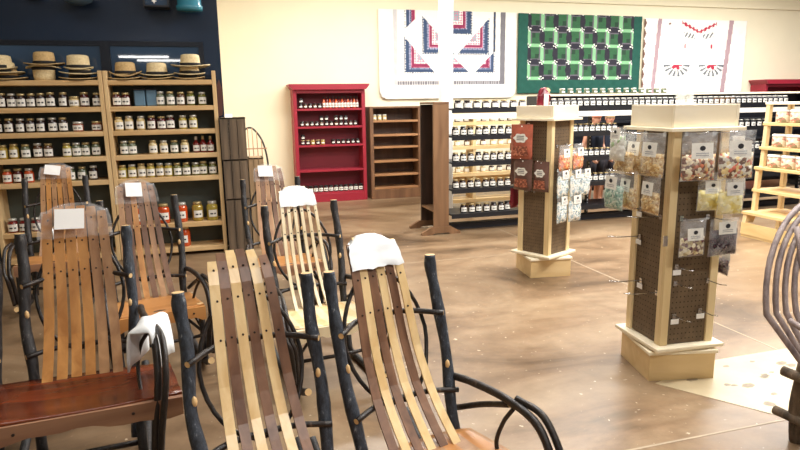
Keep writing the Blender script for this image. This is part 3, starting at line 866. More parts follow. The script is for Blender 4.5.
# ------------------------------------------------------------------ pegboard towers
def tower(name, loc, rz, label, base, topz, twist):
    r = empty(name, loc, rz); tag(r, label, 'display tower', 'pegboard bag towers')
    h = base/2
    b = MB()
    b.box(-h, h, -h, -h+.02, 0, .165); b.box(-h, h, h-.02, h, 0, .165)
    b.box(-h, -h+.02, -h+.02, h-.02, 0, .165); b.box(h-.02, h, -h+.02, h-.02, 0, .165)
    b.build('base_box', M_YEL, r)
    MB().box(-h-.012, h+.012, -h-.012, h+.012, .165, .187, bev=.003).build('base_plate', M_PALE, r)
    k = base/2+.004
    MB().box(-k-.02, k+.02, -k-.02, k+.02, .197, .219, rz=twist, piv=(0, 0), bev=.003).build('turntable_plate', M_PALE, r)
    MB().lathe([(.09, .187), (.09, .197)], 20).build('turntable_bearing', M_BLACK, r)
    q = base/2-.022
    zt = 1.475
    def rot(x, y): return (x*math.cos(twist)-y*math.sin(twist), x*math.sin(twist)+y*math.cos(twist))
    for sx in (-1, 1):
        for sy in (-1, 1):
            x0, x1 = sorted((sx*q, sx*(q-.05))); y0, y1 = sorted((sy*q, sy*(q-.02)))
            bb = MB().box(x0, x1, y0, y1, .219, zt, rz=twist, piv=(0, 0), bev=.002)
            x0, x1 = sorted((sx*q, sx*(q-.02))); y0, y1 = sorted((sy*(q-.0205), sy*(q-.055)))
            bb.box(x0, x1, y0, y1, .219, zt, rz=twist, piv=(0, 0), bev=.002)
            bb.build('corner_post', M_YELZ, r)
    faces = []
    e = q-.012
    for k4 in range(4):
        a = twist+k4*PI/2
        pb = MB().box(-q+.05, q-.05, -e, -e+.006, .22, zt-.005)
        n = 9
        for ix in range(n):
            for iz in range(38):
                xx = -q+.075+(2*q-.15)*ix/(n-1)
                zz = .25+iz*.0325
                pb.box(xx-.0032, xx+.0032, -e-.0006, -e+.0001, zz-.0032, zz+.0032, 1)
        o = pb.build('pegboard', [M_PEG, M_PEGH], r); o.rotation_euler = (0, 0, a)
    t = MB()
    tk = h+.005
    t.box(-tk-.03, tk+.03, -tk-.03, tk+.03, zt, zt+.02, rz=twist, piv=(0, 0), bev=.002)
    t.build('top_plate', M_PALE, r)
    for k4 in range(4):
        o = MB().box(-tk, tk-.021, -tk, -tk+.02, zt+.02, topz, bev=.002).build('top_box_side', M_TOPB, r)
        o.rotation_euler = (0, 0, twist+k4*PI/2)
    MB().box(-tk+.021, tk-.021, -tk+.021, tk-.021, topz-.03, topz-.015, rz=twist, piv=(0, 0)).build('top_lid', M_PALE, r)
    return r, q, twist
R13 = math.radians(-13)
T1, q1_, tw1 = tower('pegboard_tower', (2.606, 3.03, 0), R13, 'nearer pine pegboard tower hung with bags of nuts and candy', .40, 1.62, math.radians(9))
T2, q2_, tw2 = tower('pegboard_tower', (2.985, 5.255, 0), math.radians(-7), 'farther pine pegboard tower with chocolate pouches on its left face', .40, 1.61, math.radians(33))

def face_frame(root, twist, k4):
    """world matrix whose -y is the outward normal of tower face k4"""
    return Matrix.Translation(root.location) @ Matrix.Rotation(root.rotation_euler[2]+twist+k4*PI/2, 4, 'Z')
def hook(root, twist, k4, x, z, length=.16, e=.17, tagged=True, up=.012):
    b = MB()
    b.tube([(x, -e+.0, z), (x, -e-length*.7, z+.002), (x, -e-length, z+up)], .0028, 6)
    b.box(x-.012, x+.012, -e-.005, -e-.001, z-.018, z+.012)
    o = b.build('peg_hook', M_CHROME, root); o.rotation_euler = (0, 0, twist+k4*PI/2)
    if tagged:
        t = MB().box(x-.026, x+.026, -e-.012, -e-.0095, z-.05, z-.02)
        t.build('price_tag', M_TAG, o)
    return o
BAGS = {}
def bag_meshes(kind, w, h, fill, cont, d):
    key = (kind, w, h, fill, cont.name)
    if key in BAGS: return BAGS[key]
    sh, ct, lb = MB(), MB(), MB()
    def pillow(mb, x0, x1, z0, z1, dep, nx=8, nz=9, crumple=.0, flat_top=False, mi=0):
        rnd = random.Random(hash(key) & 0xffff)
        for side in (-1, 1):
            vs = []
            for j in range(nz+1):
                for i in range(nx+1):
                    u, v = i/nx, j/nz
                    k = (max(0, 1-abs(2*u-1)**3))**.6*(max(0, 1-abs(2*v-1)**(3 if not flat_top else 4)))**.6
                    if flat_top: k *= (1-.85*max(0, (v-.55)/.45))
                    yy = side*dep/2*k+rnd.uniform(-crumple, crumple)*(1 if 0 < i < nx and 0 < j < nz else 0)
                    pinch = .03*math.sin(v*PI)*(x1-x0)
                    vs.append((x0+(x1-x0)*u+pinch*(.5-u), yy, z0+(z1-z0)*v))
            W1 = nx+1
            mb.add(vs, [(j*W1+i, j*W1+i+1, (j+1)*W1+i+1, (j+1)*W1+i) if side < 0 else (j*W1+i, (j+1)*W1+i, (j+1)*W1+i+1, j*W1+i+1) for j in range(nz) for i in range(nx)], mi, True)
    # origin at the hang hole, bag hangs below
    zt, zb = .022, .022-h
    if kind == 'clear':
        pillow(sh, -w/2, w/2, zb, zt, d, crumple=.004, flat_top=True)
        pillow(ct, -w/2+.006, w/2-.006, zb+.005, zb+h*fill, d*.92, 10, 9, crumple=.006)
        lw, lh = w*.6, h*.32
        zl = zb+h*fill*.86
        yl = -d/2*.86-.004
        lb.add([(-lw/2, yl, zl), (lw/2, yl, zl), (lw/2, yl+.006, zl+lh), (-lw/2, yl+.006, zl+lh)], [(0, 1, 2, 3)])
        ew = lw*.14
        lb.add([(ew*math.cos(a), yl-.001+.004*.7, zl+lh*.66+ew*.8*math.sin(a)) for a in [k*PI/4 for k in range(8)]], [tuple(range(8))], 1)
        for kk in range(2):
            zz = zl+lh*(.18+.14*kk)
            lb.add([(-lw*.3, yl-.0006+.001, zz), (lw*.3, yl-.0006+.001, zz), (lw*.3, yl-.0006+.002, zz+lh*.05), (-lw*.3, yl-.0006+.002, zz+lh*.05)], [(0, 1, 2, 3)], 2)
        res = [('clear_bag', sh.mesh('clear_bag', M_BAG)), ('contents', ct.mesh('contents', cont)), ('paper_label', lb.mesh('paper_label', [M_LAB, M_INK, flat('label_grey_ink', (150, 150, 152), .7, var=0)]))]
    else:
        pillow(sh, -w/2, w/2, zb, zt, d, crumple=.002, flat_top=True)
        lw, lh = w*.62, h*.26
        zl = zb+h*.48; yl = -d/2-.002
        pts = [(lw/2*math.cos(a)*(1+.12*math.cos(6*a)), yl, zl+lh/2+lh/2*math.sin(a)*(1+.12*math.cos(6*a))) for a in [k*PI/12 for k in range(24)]]
        lb.add(pts, [tuple(range(24))], 0)
        for kk in range(3):
            zz = zl+lh*(.28+.2*kk)
            lb.add([(-lw*.28, yl-.0008, zz), (lw*.28, yl-.0008, zz), (lw*.28, yl-.0008, zz+lh*.08), (-lw*.28, yl-.0008, zz+lh*.08)], [(0, 1, 2, 3)], 1)
        lb.add([(.008*math.cos(a), -.0045, .004+.008*math.sin(a)) for a in [k*PI/4 for k in range(8)]], [tuple(range(8))], 0)
        ct.add([(-w*.36, yl*.8-.004, zb+h*.1), (w*.36, yl*.8-.004, zb+h*.1), (w*.32, yl-.003, zb+h*.38), (-w*.32, yl-.003, zb+h*.38)], [(0, 1, 2, 3)])
        res = [('pouch', sh.mesh('pouch', cont)), ('picture_panel', ct.mesh('picture_panel', M_POUCHPIC)), ('front_label', lb.mesh('front_label', [M_LAB, M_INK]))]
    BAGS[key] = res
    return res
M_POUCHPIC = speckle('pouch_picture', [(150, 84, 62), (190, 120, 92), (118, 62, 46)], 70)
def bag(root, twist, k4, x, z, out, label, cont, kind='clear', w=.15, h=.21, fill=.5, d=.04, e=.17, group=None, sway=0, name=None):
    parts = bag_meshes(kind, w, h, fill, cont, d)
    nm = name or ('snack_bag' if kind == 'clear' else 'candy_pouch')
    o = bpy.data.objects.new(nm, parts[1][1] if kind == 'clear' else parts[0][1])
    COL.objects.link(o)
    o.matrix_world = face_frame(root, twist, k4) @ Matrix.Translation((x, -e-out, z)) @ Matrix.Rotation(sway, 4, 'Y') @ Matrix.Rotation(random.uniform(-.12, .12), 4, 'Z')
    for pn, me in parts:
        if me is o.data: continue
        c = bpy.data.objects.new(pn, me); COL.objects.link(c); c.parent = o
    tag(o, label, 'bag', group)
    return o
S_NUT = speckle('blond_nuts', [(226, 196, 140), (206, 168, 106), (236, 214, 166), (190, 148, 92)], 75)
S_MIX = speckle('trail_mix', [(226, 206, 170), (150, 96, 62), (206, 120, 84), (236, 224, 196), (110, 66, 46), (222, 180, 120)], 60)
S_FRUIT = speckle('fruit_candy', [(232, 226, 206), (214, 120, 96), (236, 210, 150), (120, 80, 60), (240, 236, 224)], 55)
S_MINT = speckle('green_mints', [(150, 190, 172), (186, 214, 196), (120, 160, 146), (214, 226, 214)], 80)
S_CHIP = speckle('yellow_chips', [(240, 226, 150), (228, 208, 120), (246, 236, 180)], 34)
S_PURP = speckle('dark_berries', [(52, 26, 38), (74, 36, 50), (40, 20, 30)], 90)
S_PIST = speckle('pistachio_mix', [(214, 200, 160), (120, 84, 60), (230, 218, 188), (96, 40, 48), (170, 150, 100)], 55)
S_WHT = speckle('wrapped_white_candy', [(238, 240, 236), (206, 220, 222), (150, 176, 186), (244, 240, 226), (120, 150, 160)], 65)
S_ORNG = speckle('orange_fruit', [(220, 120, 48), (236, 160, 80), (196, 88, 36), (230, 190, 140)], 50)
S_CHOC = speckle('dark_chocolate', [(86, 58, 50), (120, 88, 76), (64, 42, 38)], 45)
M_P1 = flat('terracotta_pouch', (176, 96, 76), .25, var=.25, scale=14); M_P2 = flat('chocolate_pouch', (104, 76, 68), .22, var=.2, scale=14); M_P3 = flat('maroon_pouch', (110, 24, 40), .25, var=.15)
# tower 1: face 3 looks left (-x), face 0 looks at the camera
E1 = .17
NB = 'bags on the left face of the nearer tower'
L, F, RR = 3, 0, 1
for (x, z) in ((.09, 1.46), (-.09, 1.46), (.09, 1.235), (-.09, 1.235)):
    hook(T1, tw1, L, x, z, .24, E1, False)
bag(T1, tw1, L, -.07, 1.475, .20, 'outermost clear bag with green print at the top left of the nearer tower', speckle('green_print_filling', [(236, 238, 228), (170, 200, 150), (244, 244, 238), (240, 240, 232)], 40), 'clear', .15, .2, .75, group=NB)
bag(T1, tw1, L, -.075, 1.445, .15, 'bag of blond nuts second from the outside, top row, left face of nearer tower', S_NUT, 'clear', .21, .255, .55, .06, group=NB)
bag(T1, tw1, L, -.075, 1.445, .07, 'bag of blond nuts close behind another, top row, left face of nearer tower', S_NUT, 'clear', .19, .25, .52, .05, group=NB)
bag(T1, tw1, L, .115, 1.445, .09, 'bag of blond nuts beside the front corner post, top row of nearer tower', S_NUT, 'clear', .19, .25, .55, .055, group=NB)
bag(T1, tw1, L, -.08, 1.22, .20, 'clear bag of green mints hanging at the left edge of the nearer tower', S_MINT, 'clear', .19, .235, .62, .055, group=NB)
bag(T1, tw1, L, -.055, 1.22, .12, 'left bag of nut mix under the blond nuts, left face of nearer tower', S_NUT, 'clear', .19, .235, .55, .055, group=NB)
bag(T1, tw1, L, .12, 1.22, .09, 'right bag of nut mix next to the front corner post, second row', S_NUT, 'clear', .18, .235, .55, .055, group=NB)
NF = 'bags on the front face of the nearer tower'
for (x, z) in ((-.10, 1.465), (.08, 1.465), (.04, 1.235), (-.09, .985), (.08, .985)):
    hook(T1, tw1, F, x, z, .18, E1, False)
bag(T1, tw1, F, -.085, 1.45, .10, 'large labelled bag of trail mix beside the corner post, top row front face', S_MIX, 'clear', .21, .265, .55, .065, group=NF)
bag(T1, tw1, F, .10, 1.46, .16, 'large labelled bag of fruit candy at the right of the top row front face', S_FRUIT, 'clear', .215, .265, .55, .065, group=NF)
bag(T1, tw1, F, .035, 1.225, .06, 'bag of yellow chips behind another, middle row front face of nearer tower', S_CHIP, 'clear', .15, .22, .55, .06, group=NF)
bag(T1, tw1, F, .105, 1.22, .14, 'front bag of yellow chips, middle row of the nearer tower', S_CHIP, 'clear', .165, .225, .58, .065, group=NF)
bag(T1, tw1, F, -.085, .975, .10, 'bag of pistachio mix with square label, low on the nearer tower', S_PIST, 'clear', .175, .215, .52, .05, group=NF)
bag(T1, tw1, F, .09, .975, .13, 'bag of dark purple berries low on the nearer tower', S_PURP, 'clear', .20, .215, .7, .055, group=NF)
NR = 'bags on the right face of the nearer tower'
bag(T1, tw1, RR, -.09, 1.455, .12, 'bag seen edge-on at the top right of the nearer tower', S_CHOC, 'clear', .15, .26, .6, .06, e=E1, group=NR)
bag(T1, tw1, RR, -.08, 1.22, .15, 'bag of dark chocolate pieces sticking out right of the yellow chips', S_CHOC, 'clear', .17, .22, .55, .07, group=NR)
bag(T1, tw1, RR, -.08, .975, .09, 'bag of pale nuts peeking out right of the purple berries', S_NUT, 'clear', .14, .21, .5, .05, group=NR)
bag(T1, tw1, RR, -.08, .78, .11, 'low bag of dark berries hanging behind the right corner post', S_PURP, 'clear', .14, .2, .5, .05, group=NR)
for (k4, x, z, t) in ((L, -.10, 1.0, 1), (L, .10, .985, 0), (L, -.09, .83, 1), (L, -.05, .56, 1), (L, .11, .53, 0), (F, -.10, 1.22, 0), (F, -.10, .70, 1), (F, -.1, .60, 0), (F, .12, .60, 0), (F, -.09, .40, 1), (F, .08, .42, 1), (RR, -.05, .6, 0), (RR, -.09, 1.46, 0), (RR, -.08, 1.225, 0), (RR, -.08, .985, 0), (RR, -.08, .79, 0)):
    hook(T1, tw1, k4, x, z, .22 if k4 == L else .15, E1, t)
ho = MB().box(-.012, .012, -.01, 0, -.03, .03).build('hinge_clip', M_CHROME, T1, (-.165, -.215, .86))
# clear bag standing on top
def crumpled(name, loc, w, h, d, mats, label, fn=None):
    b = MB()
    rnd = random.Random(11)
    prof = []
    n = 9
    for j in range(n):
        v = j/(n-1)
        prof.append((1 if v < .6 else 1-.55*(v-.6)/.4, v*h))
    def f(q, r, a):
        v = q.z/h
        k = 1+.22*math.sin(5*a+v*5)*v+rnd.uniform(-.1, .1)*v
        q.x *= k; q.y *= k; q.z += rnd.uniform(-.06, .06)*h*v*v+.07*h*math.sin(3*a)*v*v
        return q
    b.lathe([(r_, z) for r_, z in prof], 16, sx=w/2, sy=d/2, fn=f)
    o = b.build(name, mats, None, loc)
    tag(o, label, 'bag')
    return o
o = crumpled('gift_bag', (2.61, 3.03, 1.606), .10, .12, .08, clear('foggy_plastic', (236, 238, 238), .5), 'crumpled clear plastic bag standing on top of the nearer tower')
o2 = crumpled('gift_bag', (2.93, 5.24, 1.596), .13, .17, .09, M_P3, 'maroon and white bag of treats standing on top of the farther tower')
b = MB()
b.box(-.02, .022, -.055, -.048, .01, .12); b.build('white_front_panel', M_TAG, o2)
# tower 2
E2 = .17
for (k4, x, z) in ((L, -.085, 1.44), (L, -.065, 1.12), (L, .125, 1.11), (L, 0, .82), (F, -.08, 1.245), (F, .08, 1.245), (F, -.06, 1.02), (F, .10, 1.02), (F, -.02, .78)):
    hook(T2, tw2, k4, x, z, .15, E2, False)
PG = 'pouches on the left face of the farther tower'
bag(T2, tw2, L, -.085, 1.42, .10, 'terracotta pouch with round white label at the top of the farther tower', M_P1, 'pouch', .23, .32, .5, .05, group=PG)
bag(T2, tw2, L, -.065, 1.10, .10, 'larger chocolate pouch in the middle row of the farther tower', M_P2, 'pouch', .22, .29, .5, .05, group=PG)
bag(T2, tw2, L, .125, 1.09, .08, 'smaller chocolate pouch touching the corner post of the farther tower', M_P2, 'pouch', .17, .28, .5, .05, group=PG)
bag(T2, tw2, 2, .12, 1.12, .09, 'chocolate pouch seen edge-on behind the left corner of the farther tower', M_P2, 'pouch', .17, .28, .5, .06, group=PG)
bag(T2, tw2, 2, .12, .80, .10, 'maroon pouch hanging low behind the left corner of the farther tower', M_P3, 'pouch', .12, .2, .5, .05, group=PG)
bag(T2, tw2, 2, .12, 1.4, .09, 'brown pouch edge-on at the top left of the farther tower', M_P1, 'pouch', .17, .26, .5, .06, group=PG)
CG = 'candy bags on the front face of the farther tower'
bag(T2, tw2, F, -.09, 1.235, .09, 'bag of orange fruit beside the corner post, front face of the farther tower', S_ORNG, 'clear', .18, .24, .62, .06, group=CG)
bag(T2, tw2, F, .09, 1.24, .12, 'right-hand bag of orange fruit on the farther tower', S_ORNG, 'clear', .19, .24, .62, .06, group=CG)
bag(T2, tw2, F, -.10, 1.0, .09, 'left bag of wrapped white candy in the middle row, farther tower', S_WHT, 'clear', .19, .25, .82, .07, group=CG)
bag(T2, tw2, F, .04, 1.0, .13, 'middle bag of wrapped white candy in the middle row, farther tower', S_WHT, 'clear', .19, .25, .82, .07, group=CG)
bag(T2, tw2, F, .17, 1.0, .15, 'right bag of wrapped white candy in the middle row, farther tower', S_WHT, 'clear', .17, .25, .82, .07, group=CG)
bag(T2, tw2, F, -.10, .765, .09, 'lowest left bag of wrapped white candy on the farther tower', S_WHT, 'clear', .17, .25, .8, .06, group=CG)
bag(T2, tw2, F, .05, .765, .13, 'lowest right bag of wrapped white candy on the farther tower', S_WHT, 'clear', .19, .25, .8, .07, group=CG)

# ------------------------------------------------------------------ stepped pine display at the right
r = empty('stepped_display', (6.1, 5.4, 0)); tag(r, 'stepped yellow pine display stand behind the nearer tower at the right edge', 'display stand')
SZ = [(1.363, 0.12), (1.08, .10), (.843, .05), (.577, .05), (.31, -.07)]
ya, yb = -2.2, .5
for z, x in SZ:
    MB().box(x, .52, ya, yb, z-.035, z, bev=.003).build('shelf', M_YELY, r)
MB().box(-.05, .52, ya, yb, 0, .03).build('bottom_board', M_YELY, r)
MB().box(-.06, -.03, ya, yb, .03, .17).build('kick_board', M_YELY, r)
MB().box(.13, .50, ya, yb, 1.57, 1.60, bev=.003).build('top_board', M_PALE, r)
for y in (yb-.06, yb-.9, yb-1.8):
    MB().prism([(-.06, .17), (-.05, .28), (.06, .31), (.07, .8), (.12, .85), (.14, 1.57), (.19, 1.57), (.17, .85), (.125, .8), (.11, .31), (.06, .17)], 'y', y, y+.05).build('end_upright', M_YELZ, r)
    MB().box(.46, .51, y, y+.05, .03, 1.57).build('rear_upright', M_YELZ, r)
C_FLOW = speckle('flowered_tin', [(232, 222, 196), (236, 230, 212), (196, 140, 120), (226, 214, 180), (150, 140, 110)], 40)
for z, nm, n0 in ((1.363, 'top', 0), (1.08, 'second', 0), (.843, 'third', 0)):
    for i in range(4):
        y = 5.72-i*.19
        o = MB().lathe([(.075, 0), (.088, .012), (.09, .11), (.084, .125)], 20).build('flowered_tin', C_FLOW, None, (6.1+[.24, .22, .18][['top', 'second', 'third'].index(nm)], y, z))
        MB().lathe([(.092, .122), (.092, .145), (.08, .152)], 20).build('lid', M_WHITEP, o)
        tag(o, '%s flowered tin from the far end on the %s step of the pine display' % (ORD[i].capitalize(), nm), 'tin', 'flowered tins on the stepped display')

# ------------------------------------------------------------------ people behind the black rack
def person(loc, label, hair, skin, top, short, h=1.45, rz=0):
    k = h/1.7
    V = {}
    vs, es, rs = [], [], []
    def add(n, p, r, par=None):
        V[n] = len(vs); vs.append(tuple(c*k for c in p)); rs.append(r*k)
        if par is not None: es.append((V[par], V[n]))
    add('pel', (0, 0, .92), .135)
    add('wst', (0, 0, 1.06), .12, 'pel'); add('chs', (0, .01, 1.27), .145, 'wst'); add('nkb', (0, .02, 1.42), .075, 'chs')
    add('nk', (0, .01, 1.48), .052, 'nkb'); add('hd', (0, -.01, 1.56), .078, 'nk'); add('hd2', (0, -.005, 1.63), .082, 'hd'); add('hd3', (0, 0, 1.675), .05, 'hd2')
    for s, n in ((-1, 'l'), (1, 'r')):
        add('sh'+n, (s*.17, .02, 1.38), .062, 'nkb'); add('el'+n, (s*.24, .04, 1.12), .045, 'sh'+n)
        add('wr'+n, (s*.22, -.12, .92), .03, 'el'+n); add('hn'+n, (s*.21, -.19, .87), .036, 'wr'+n); add('fg'+n, (s*.205, -.24, .83), .02, 'hn'+n)
        add('hp'+n, (s*.10, 0, .86), .1, 'pel'); add('kn'+n, (s*.11, -.01, .48), .062, 'hp'+n); add('an'+n, (s*.11, .02, .09), .042, 'kn'+n)
        add('hl'+n, (s*.11, -.02, .04), .04, 'an'+n); add('to'+n, (s*.12, -.16, .035), .034, 'hl'+n)
    me = bpy.data.meshes.new('person'); me.from_pydata(vs, es, [])
    o = bpy.data.objects.new('person', me); COL.objects.link(o)
    sk = o.modifiers.new('skin', 'SKIN'); sub = o.modifiers.new('sub', 'SUBSURF'); sub.levels = 1; sub.render_levels = 2
    for i, d in enumerate(me.skin_vertices[0].data):
        d.radius = (rs[i], rs[i]); d.use_root = (i == 0)
    me.materials.append(skin)
    o.location = loc; o.rotation_euler = (0, 0, rz)
    tag(o, label, 'person')
    # clothes and hair as children
    def shell(nm, edges, mat, grow):
        m2 = bpy.data.meshes.new(nm)
        used = sorted({V[a] for e in edges for a in e})
        mp = {u: i for i, u in enumerate(used)}
        m2.from_pydata([vs[u] for u in used], [(mp[V[a]], mp[V[b]]) for a, b in edges], [])
        c = bpy.data.objects.new(nm, m2); COL.objects.link(c); c.parent = o
        c.modifiers.new('skin', 'SKIN'); sb = c.modifiers.new('sub', 'SUBSURF'); sb.levels = 1; sb.render_levels = 2
        for i, d in enumerate(m2.skin_vertices[0].data):
            d.radius = (rs[used[i]]*grow, rs[used[i]]*grow); d.use_root = (i == 0)
        m2.materials.append(mat)
    shell('shirt', [('wst', 'pel'), ('wst', 'chs'), ('chs', 'nkb'), ('nkb', 'shl'), ('nkb', 'shr')], top, 1.16)
    hb = MB().lathe([(.082*k, 1.60*k), (.092*k, 1.64*k), (.088*k, 1.69*k), (.06*k, 1.72*k), (.01, 1.73*k)], 16, sy=1.15)
    hb.build('hair', hair, o)
    # face
    f = MB()
    for s in (-1, 1):
        f.lathe([(.001, -.008*k), (.009*k, 0), (.001, .008*k)], 8, 1, (s*.03*k, -.086*k, 1.605*k))
    f.lathe([(.001, -.02*k), (.012*k, -.012*k), (.004, .02*k)], 8, 0, (0, -.092*k, 1.58*k))
    f.box(-.022*k, .022*k, -.088*k, -.08*k, 1.545*k, 1.551*k, 2)
    for s in (-1, 1):
        f.lathe([(.002, -.03*k), (.014*k, 0), (.002, .03*k)], 8, 0, (s*.084*k, .0, 1.59*k))
    f.build('face', [skin, M_INK, flat('lips', (170, 90, 84), .5, var=0)], o)
    # shorts legs
    sh = MB()
    for s in (-1, 1):
        sh.tube([(s*.10*k, 0, .9*k), (s*.108*k, -.005, .7*k), (s*.112*k, -.008, .52*k)], [.125*k, .105*k, .09*k], 14)
    sh.build('shorts', short, o)
    return o
SK = flat('skin', (214, 156, 128), .5, var=.05)
person((5.55, 8.3, 0), 'person with reddish hair in dark clothes standing behind the black rack', flat('reddish_hair', (206, 126, 92), .6), SK, flat('dark_navy_shirt', (30, 38, 56), .8), flat('dark_shorts', (44, 40, 48), .8), 1.47, .3)
person((6.10, 8.74, 0), 'person with pale blond hair partly hidden behind the nearer tower bags', flat('blond_hair', (220, 190, 150), .6), SK, flat('dark_navy_shirt', (30, 38, 56), .8), flat('dark_shorts', (44, 40, 48), .8), 1.45, -.2)

# ------------------------------------------------------------------ bentwood rockers
BACK = [(.06, .32), (.175, .42), (.258, .525), (.320, .64), (.362, .76), (.394, .87), (.432, .975), (.472, 1.045), (.505, 1.08)]   # (y, z) of the slat curve
def back_pt(t):
    n = len(BACK)-1
    i = min(int(t*n), n-1); f = t*n-i
    return (BACK[i][0]+(BACK[i+1][0]-BACK[i][0])*f, BACK[i][1]+(BACK[i+1][1]-BACK[i][1])*f)
def back_at_z(z):
    for k in range(101):
        y, zz = back_pt(k/100)
        if zz >= z: return y
    return BACK[-1][0]
def one_back(root, cx, slats, wt=.107, wb=.147, sw=.0355, posts=(-.228, .228), mats_post=(M_BARK, M_BARK), ph=.99, wrap=None, tagx=None, nails=True, thick=.007, sag=0, tagz=1.03, bars=True):
    n = len(slats)
    for i, m in enumerate(slats):
        s = -1+2*i/(n-1)
        top = 1-.085*abs(s)**3
        pts, ws = [], []
        for k in range(13):
            t = k/12*top
            y, z = back_pt(t)
            hw = wb+(wt-wb)*t
            pts.append((cx+s*(hw-sw/2), y+.02*s*s*-1+.02, z)); ws.append(sw*(1 if k < 12 else .86))
        b = MB().ribbon(pts, sw, thick, 0, ws=ws)
        if nails:
            for zz in (.5, .80, .93, 1.03):
                y = back_at_z(zz)
                t = (zz-.325)/(1.08-.325)
                hw = wb+(wt-wb)*t
                xx = cx+s*(hw-sw/2)
                yy = y+.02-.02*s*s-thick/2-.002
                b.tube([(xx, yy+.004, zz), (xx, yy-.002, zz-.001)], .0042, 6, 1)
        b.build('back_slat', [m, M_NAIL], root)
    # posts
    for j, px in enumerate(posts):
        wv = [random.uniform(-.008, .008) for _ in range(6)]
        sgn = 1 if px > cx else -1
        pts = spline([(px-sgn*.03, .10, .05), (px-sgn*.02+wv[0], .17, .25), (px-sgn*.012+wv[1], .22, .42), (px+wv[2], .285, .6), (px+wv[3], .345, .8), (px, .385, ph-.06), (px, .392, ph)], 5)
        b = MB().tube(pts, [.0235-.003*math.sin(k*.9)*.6 for k in range(len(pts))], 10, 0, 1, 1, .05)
        # a lopped knot
        kz = random.choice([.55, .62, .7])
        kp = min(pts, key=lambda q: abs(q.z-kz))
        b.lathe([(.001, -.02), (.008, -.012), (.010, 0), (.008, .012), (.001, .02)], 8, 1, (kp.x+(-.012 if j else .012), kp.y-.018, kp.z))
        b.build('post', [mats_post[j % len(mats_post)], M_CUT], root)
    if bars:
        for zz in (.47, .765):
            yb_ = back_at_z(zz)+.032
            x0, x1 = posts[0]-.004, posts[-1]+.004
            pts = spline([(x0, .30 if zz > .6 else .2, zz), (cx-.1, yb_, zz+.008), (cx+.1, yb_, zz+.006), (x1, .30 if zz > .6 else .2, zz+.0)], 5)
            MB().tube(pts, .0115, 8, 0, 1, 1).build('crossbar', [M_TWIG, M_CUT], root)
        # bent hoop behind the slats
        pts = []
        for k in range(33):
            a = 2*PI*k/32
            z = .70+.24*math.sin(a)
            x = cx+.185*math.cos(a)*(1 if z < .7 else 1-.1*(z-.7)/.24)
            pts.append((x, back_at_z(z)+.048-.02*abs(math.cos(a)), z))
        MB().tube(pts, .0085, 7, 0, 0).build('back_hoop', M_TWIG, root)
    if wrap:
        mat, zlo, ex, tm = wrap
        vs = []
        nx, nz = 10, 7
        rnd = random.Random(int(cx*100)+len(root.name))
        for side in (-1, 1):
            for j in range(nz+1):
                z = zlo+((1.072 if ex < .005 else 1.085)-zlo)*j/nz
                y = back_at_z(min(z, 1.079))
                for i in range(nx+1):
                    u = -1+2*i/nx
                    hw = (wb+(wt-wb)*min(1, (z-.325)/.755)+.004+ex)*(1-.10*max(0, (z-1.02)/.06))
                    zz = z-(.045*abs(u)**3 if j == nz else 0)+(rnd.uniform(-.005, .005) if j == 0 else 0)+(.012 if j == nz else 0)
                    vs.append((cx+u*hw, y+.01+side*(.016+ex*.3)*(1-abs(u)**6*.6)-.018*u*u+rnd.uniform(-.004, .004), zz))
        W1 = nx+1; off = W1*(nz+1)
        fs = [(j*W1+i, j*W1+i+1, (j+1)*W1+i+1, (j+1)*W1+i) for j in range(nz) for i in range(nx)]
        fs += [(off+a, off+d, off+c, off+b_) for (a, b_, c, d) in fs]
        fs += [(nz*W1+i, nz*W1+i+1, off+nz*W1+i+1, off+nz*W1+i) for i in range(nx)]
        MB().add(vs, fs, 0, True).build('crest_wrap', mat, root)
    if tagx is not None:
        tx, tw, th, tr = tagx
        c, s = math.cos(tr), math.sin(tr)
        vs = []
        for (a, b_) in ((-1, -1), (1, -1), (1, 1), (-1, 1)):
            x, z = a*tw/2*c-b_*th/2*s, a*tw/2*s+b_*th/2*c
            zz = tagz+z
            vs.append((cx+tx+x, back_at_z(min(zz, 1.079))-.042-(max(0, zz-1.079))*.3, zz))
        vs += [(x, y+.0015, z) for x, y, z in vs]
        MB().add(vs, [(0, 1, 2, 3), (7, 6, 5, 4), (0, 4, 5, 1), (1, 5, 6, 2), (2, 6, 7, 3), (3, 7, 4, 0)]).build('paper_tag', M_TAG, root)
